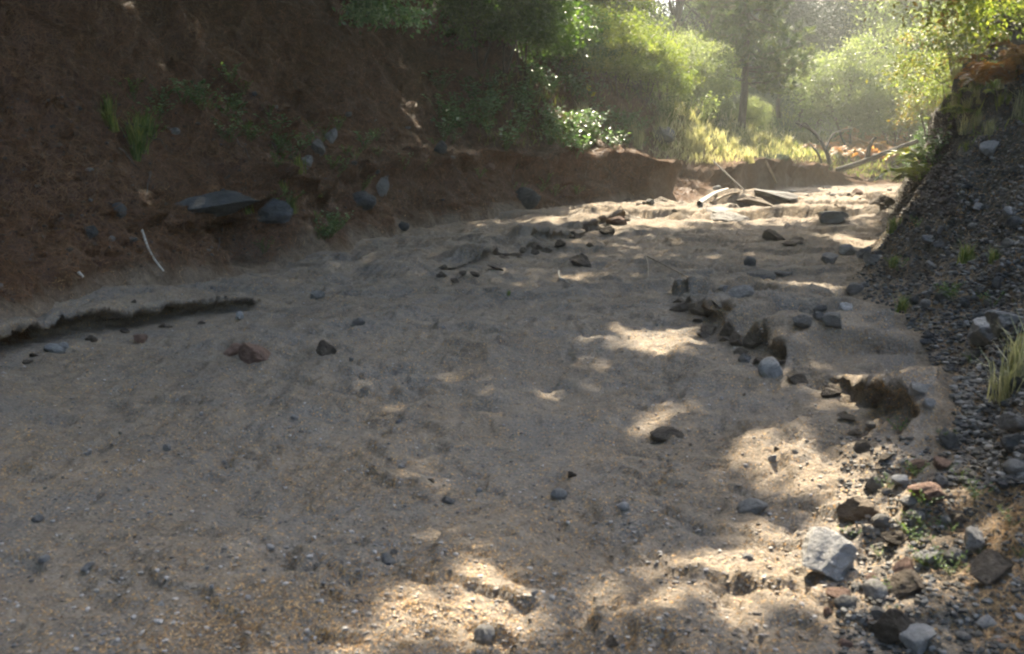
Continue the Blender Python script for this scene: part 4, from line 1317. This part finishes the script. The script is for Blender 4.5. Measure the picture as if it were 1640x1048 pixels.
for i in range(16):
    px = random.uniform(560, 1100) if i < 10 else random.uniform(100, 540)
    py = random.uniform(255, 275) if i < 10 else random.uniform(200, 380)
    a = gp(px, py, .03)
    n_, drift = 5, random.uniform(-3, 11)
    pts = [a]
    for k in range(1, n_):
        p_ = gp(px + drift * k + random.uniform(-2, 2), py + 9 * k + random.uniform(-2, 2), random.uniform(.01, .06))
        if np.linalg.norm(p_ - pts[-1]) < 1.2:
            pts.append(p_)
    if len(pts) > 2:
        o = tube_thing('root', spline(pts, 14), np.linspace(.014, .004, 14), M_BARK, 'thin root hanging down the bare earth of the left bank', 'root', 5)
        o['group'] = 'roots on the left bank'
# arched dead branch and fallen log at the end of the ravine
Y0 = 39.0
tube_thing('arched_branch', [(spline([air(1332, 282, Y0), air(1326, 250, Y0), air(1312, 222, Y0 + .3), air(1296, 206, Y0 + .5), air(1274, 197, Y0 + .6)]), np.linspace(.10, .04, 16)),
                             (spline([air(1318, 268, Y0 + .2), air(1310, 246, Y0 + .4), air(1296, 230, Y0 + .8)]), np.linspace(.06, .03, 16)),
                             (spline([air(1322, 240, Y0), air(1336, 214, Y0 + .5), air(1366, 206, Y0 + 1)]), np.linspace(.05, .02, 16)),
                             (spline([air(1304, 214, Y0 + .3), air(1290, 198, Y0 + .2), air(1280, 202, Y0)]), np.linspace(.05, .02, 16))], None, M_DEAD, 'bare arched dead branch rising at the end of the ravine', 'branch')
lg = bpy.data.objects.new('fallen_log', None)
COL.objects.link(lg)
tag(lg, 'fallen log slanting up the bank at the end of the ravine', 'log')
tb = Tubes()
tb.add(spline([air(1340, 273, 38.2), air(1375, 262, 37.6), air(1410, 248, 36.8), air(1470, 226, 36)]), np.linspace(.11, .08, 16), 10)
link('trunk', tb.mesh('trunk', M_DEAD), lg)
tb = Tubes()
tb.add(spline([air(1388, 256, 37.4), air(1394, 232, 37.2), air(1402, 220, 37.0)]), np.linspace(.1, .05, 16), 6)
link('branch_stub', tb.mesh('branch_stub', M_DEAD), lg)
# dark limb reaching in from the right edge
q = drop(8.6, 12.0)[0]
lb = bpy.data.objects.new('leaning_tree', None)
COL.objects.link(lb)
tag(lb, 'dark leaning tree with a bare limb reaching in at the right edge', 'tree')
tb = Tubes()
tb.add(spline([np.array(q) - np.array([0, 0, .3]), np.array(q) + np.array([-.2, .1, 1.0]), np.array(q) + np.array([-.3, .3, 3.4])]), np.linspace(.14, .08, 16), 8)
link('trunk', tb.mesh('trunk', M_BARK), lb)
tb = Tubes()
st = np.array(q) + np.array([-.2, .1, 1.0])
tb.add(spline([st, air(1660, 62, 13), air(1625, 48, 13.3), air(1590, 32, 13.6)]), np.linspace(.07, .025, 16), 6)
tb.add(spline([air(1632, 50, 13.2), air(1608, 22, 13.5), air(1596, -14, 13.8)]), np.linspace(.04, .015, 16), 5)
link('limb', tb.mesh('limb', M_BARK), lb)
rg = np.random.default_rng(91)
cc = np.array([air(1560 + 110 * rg.random(), -40 + 75 * rg.random(), 12.5 + 2.5 * rg.random()) for _ in range(26)])
k = rg.integers(0, 26, 2600)
pp = cc[k] + rg.normal(0, .17, (2600, 3))
v, f = leaf_quads(pp, rg.normal(0, 1, (2600, 3)) + np.array([0, 0, -.3]), rg.normal(0, 1, (2600, 3)) + np.array([0, 0, 1]), 0.075, 0.04)
link('crown', mesh_np('crown', v, f, M_LEAF_Y, False, rg.random(2600)), lb)

# leafy bough hanging into the top left over the needle slope
bo = bpy.data.objects.new('small_tree', None)
COL.objects.link(bo)
tag(bo, 'small green tree at the top edge above the needle slope, leaves hanging into view', 'tree')
q = drop(-3.6, 19.2)[0]
tb = Tubes()
tb.add(spline([np.array(q) - np.array([0, 0, .3]), np.array(q) + np.array([.1, 0, .6]), air(640, -40, 18.6)]), np.linspace(.06, .03, 16), 6)
link('trunk', tb.mesh('trunk', M_BARK), bo)
cc = np.array([air(560 + 110 * rg.random(), -50 + 78 * rg.random() ** 0.7, 18 + 1.2 * rg.random()) for _ in range(26)])
k = rg.integers(0, 26, 1800)
pp = cc[k] + rg.normal(0, .13, (1800, 3))
v, f = leaf_quads(pp, rg.normal(0, 1, (1800, 3)) + np.array([0, 0, -.6]), rg.normal(0, 1, (1800, 3)) + np.array([0, 0, 1]), 0.11, 0.065)
link('crown', mesh_np('crown', v, f, M_HERB, False, rg.random(1800)), bo)
# two yellow leaves of a tall herb
yl = bpy.data.objects.new('yellow_leaved_plant', None)
COL.objects.link(yl)
q = gp(945, 160)
yl.location = q
tag(yl, 'plant with two bright yellow leaves in front of the left thicket', 'plant')
tb = Tubes()
tb.add(spline([(0, 0, -.05), (.02, 0, .12), (.0, 0, .26)]), 0.008, 5)
link('stem', tb.mesh('stem', M_GRASS_G), yl)
v, f = leaf_quads(np.array([[0, 0, .24], [0.02, 0, .1]]), np.array([[-.4, -.2, .8], [.6, -.3, .5]]), np.array([[.1, -1, .3], [-.1, -1, .4]]), np.array([.22, .2]), np.array([.16, .14]))
link('leaf', mesh_np('leaf', v[:4], f[:1], M_YELLOW, False, [0.6]), yl)
link('leaf', mesh_np('leaf', v[4:], f[:1], M_YELLOW, False, [0.3]), yl)

# ------------------------------------------------------------------ haze
hz, t, bs, out = newmat('haze_air')
t.nodes.remove(bs)
pv = N(t, 'ShaderNodeVolumePrincipled')
pv.inputs['Color'].default_value = (0.93, 0.96, 0.9, 1)
pv.inputs['Density'].default_value = 0.0014
pv.inputs['Anisotropy'].default_value = 0.55
t.links.new(pv.outputs[0], out.inputs['Volume'])
zmin = float(allv[:, 2].min()) - 1.0
zmax = max(max((o.matrix_basis.translation.z for o in bpy.data.objects)), float(allv[:, 2].max())) + 26.0
x0, x1, y0, y1 = float(allv[:, 0].min()) - 5, float(allv[:, 0].max()) + 5, -20.0, 156.0
v = [(x, y, z) for x in (x0, x1) for y in (y0, y1) for z in (zmin, zmax)]
f = np.array([[0, 1, 3, 2], [4, 6, 7, 5], [0, 4, 5, 1], [2, 3, 7, 6], [0, 2, 6, 4], [1, 5, 7, 3]])
tag(link('haze', mesh_np('haze', v, f, hz, False)), 'thin bright haze filling the air of the ravine', 'haze', kind='stuff')
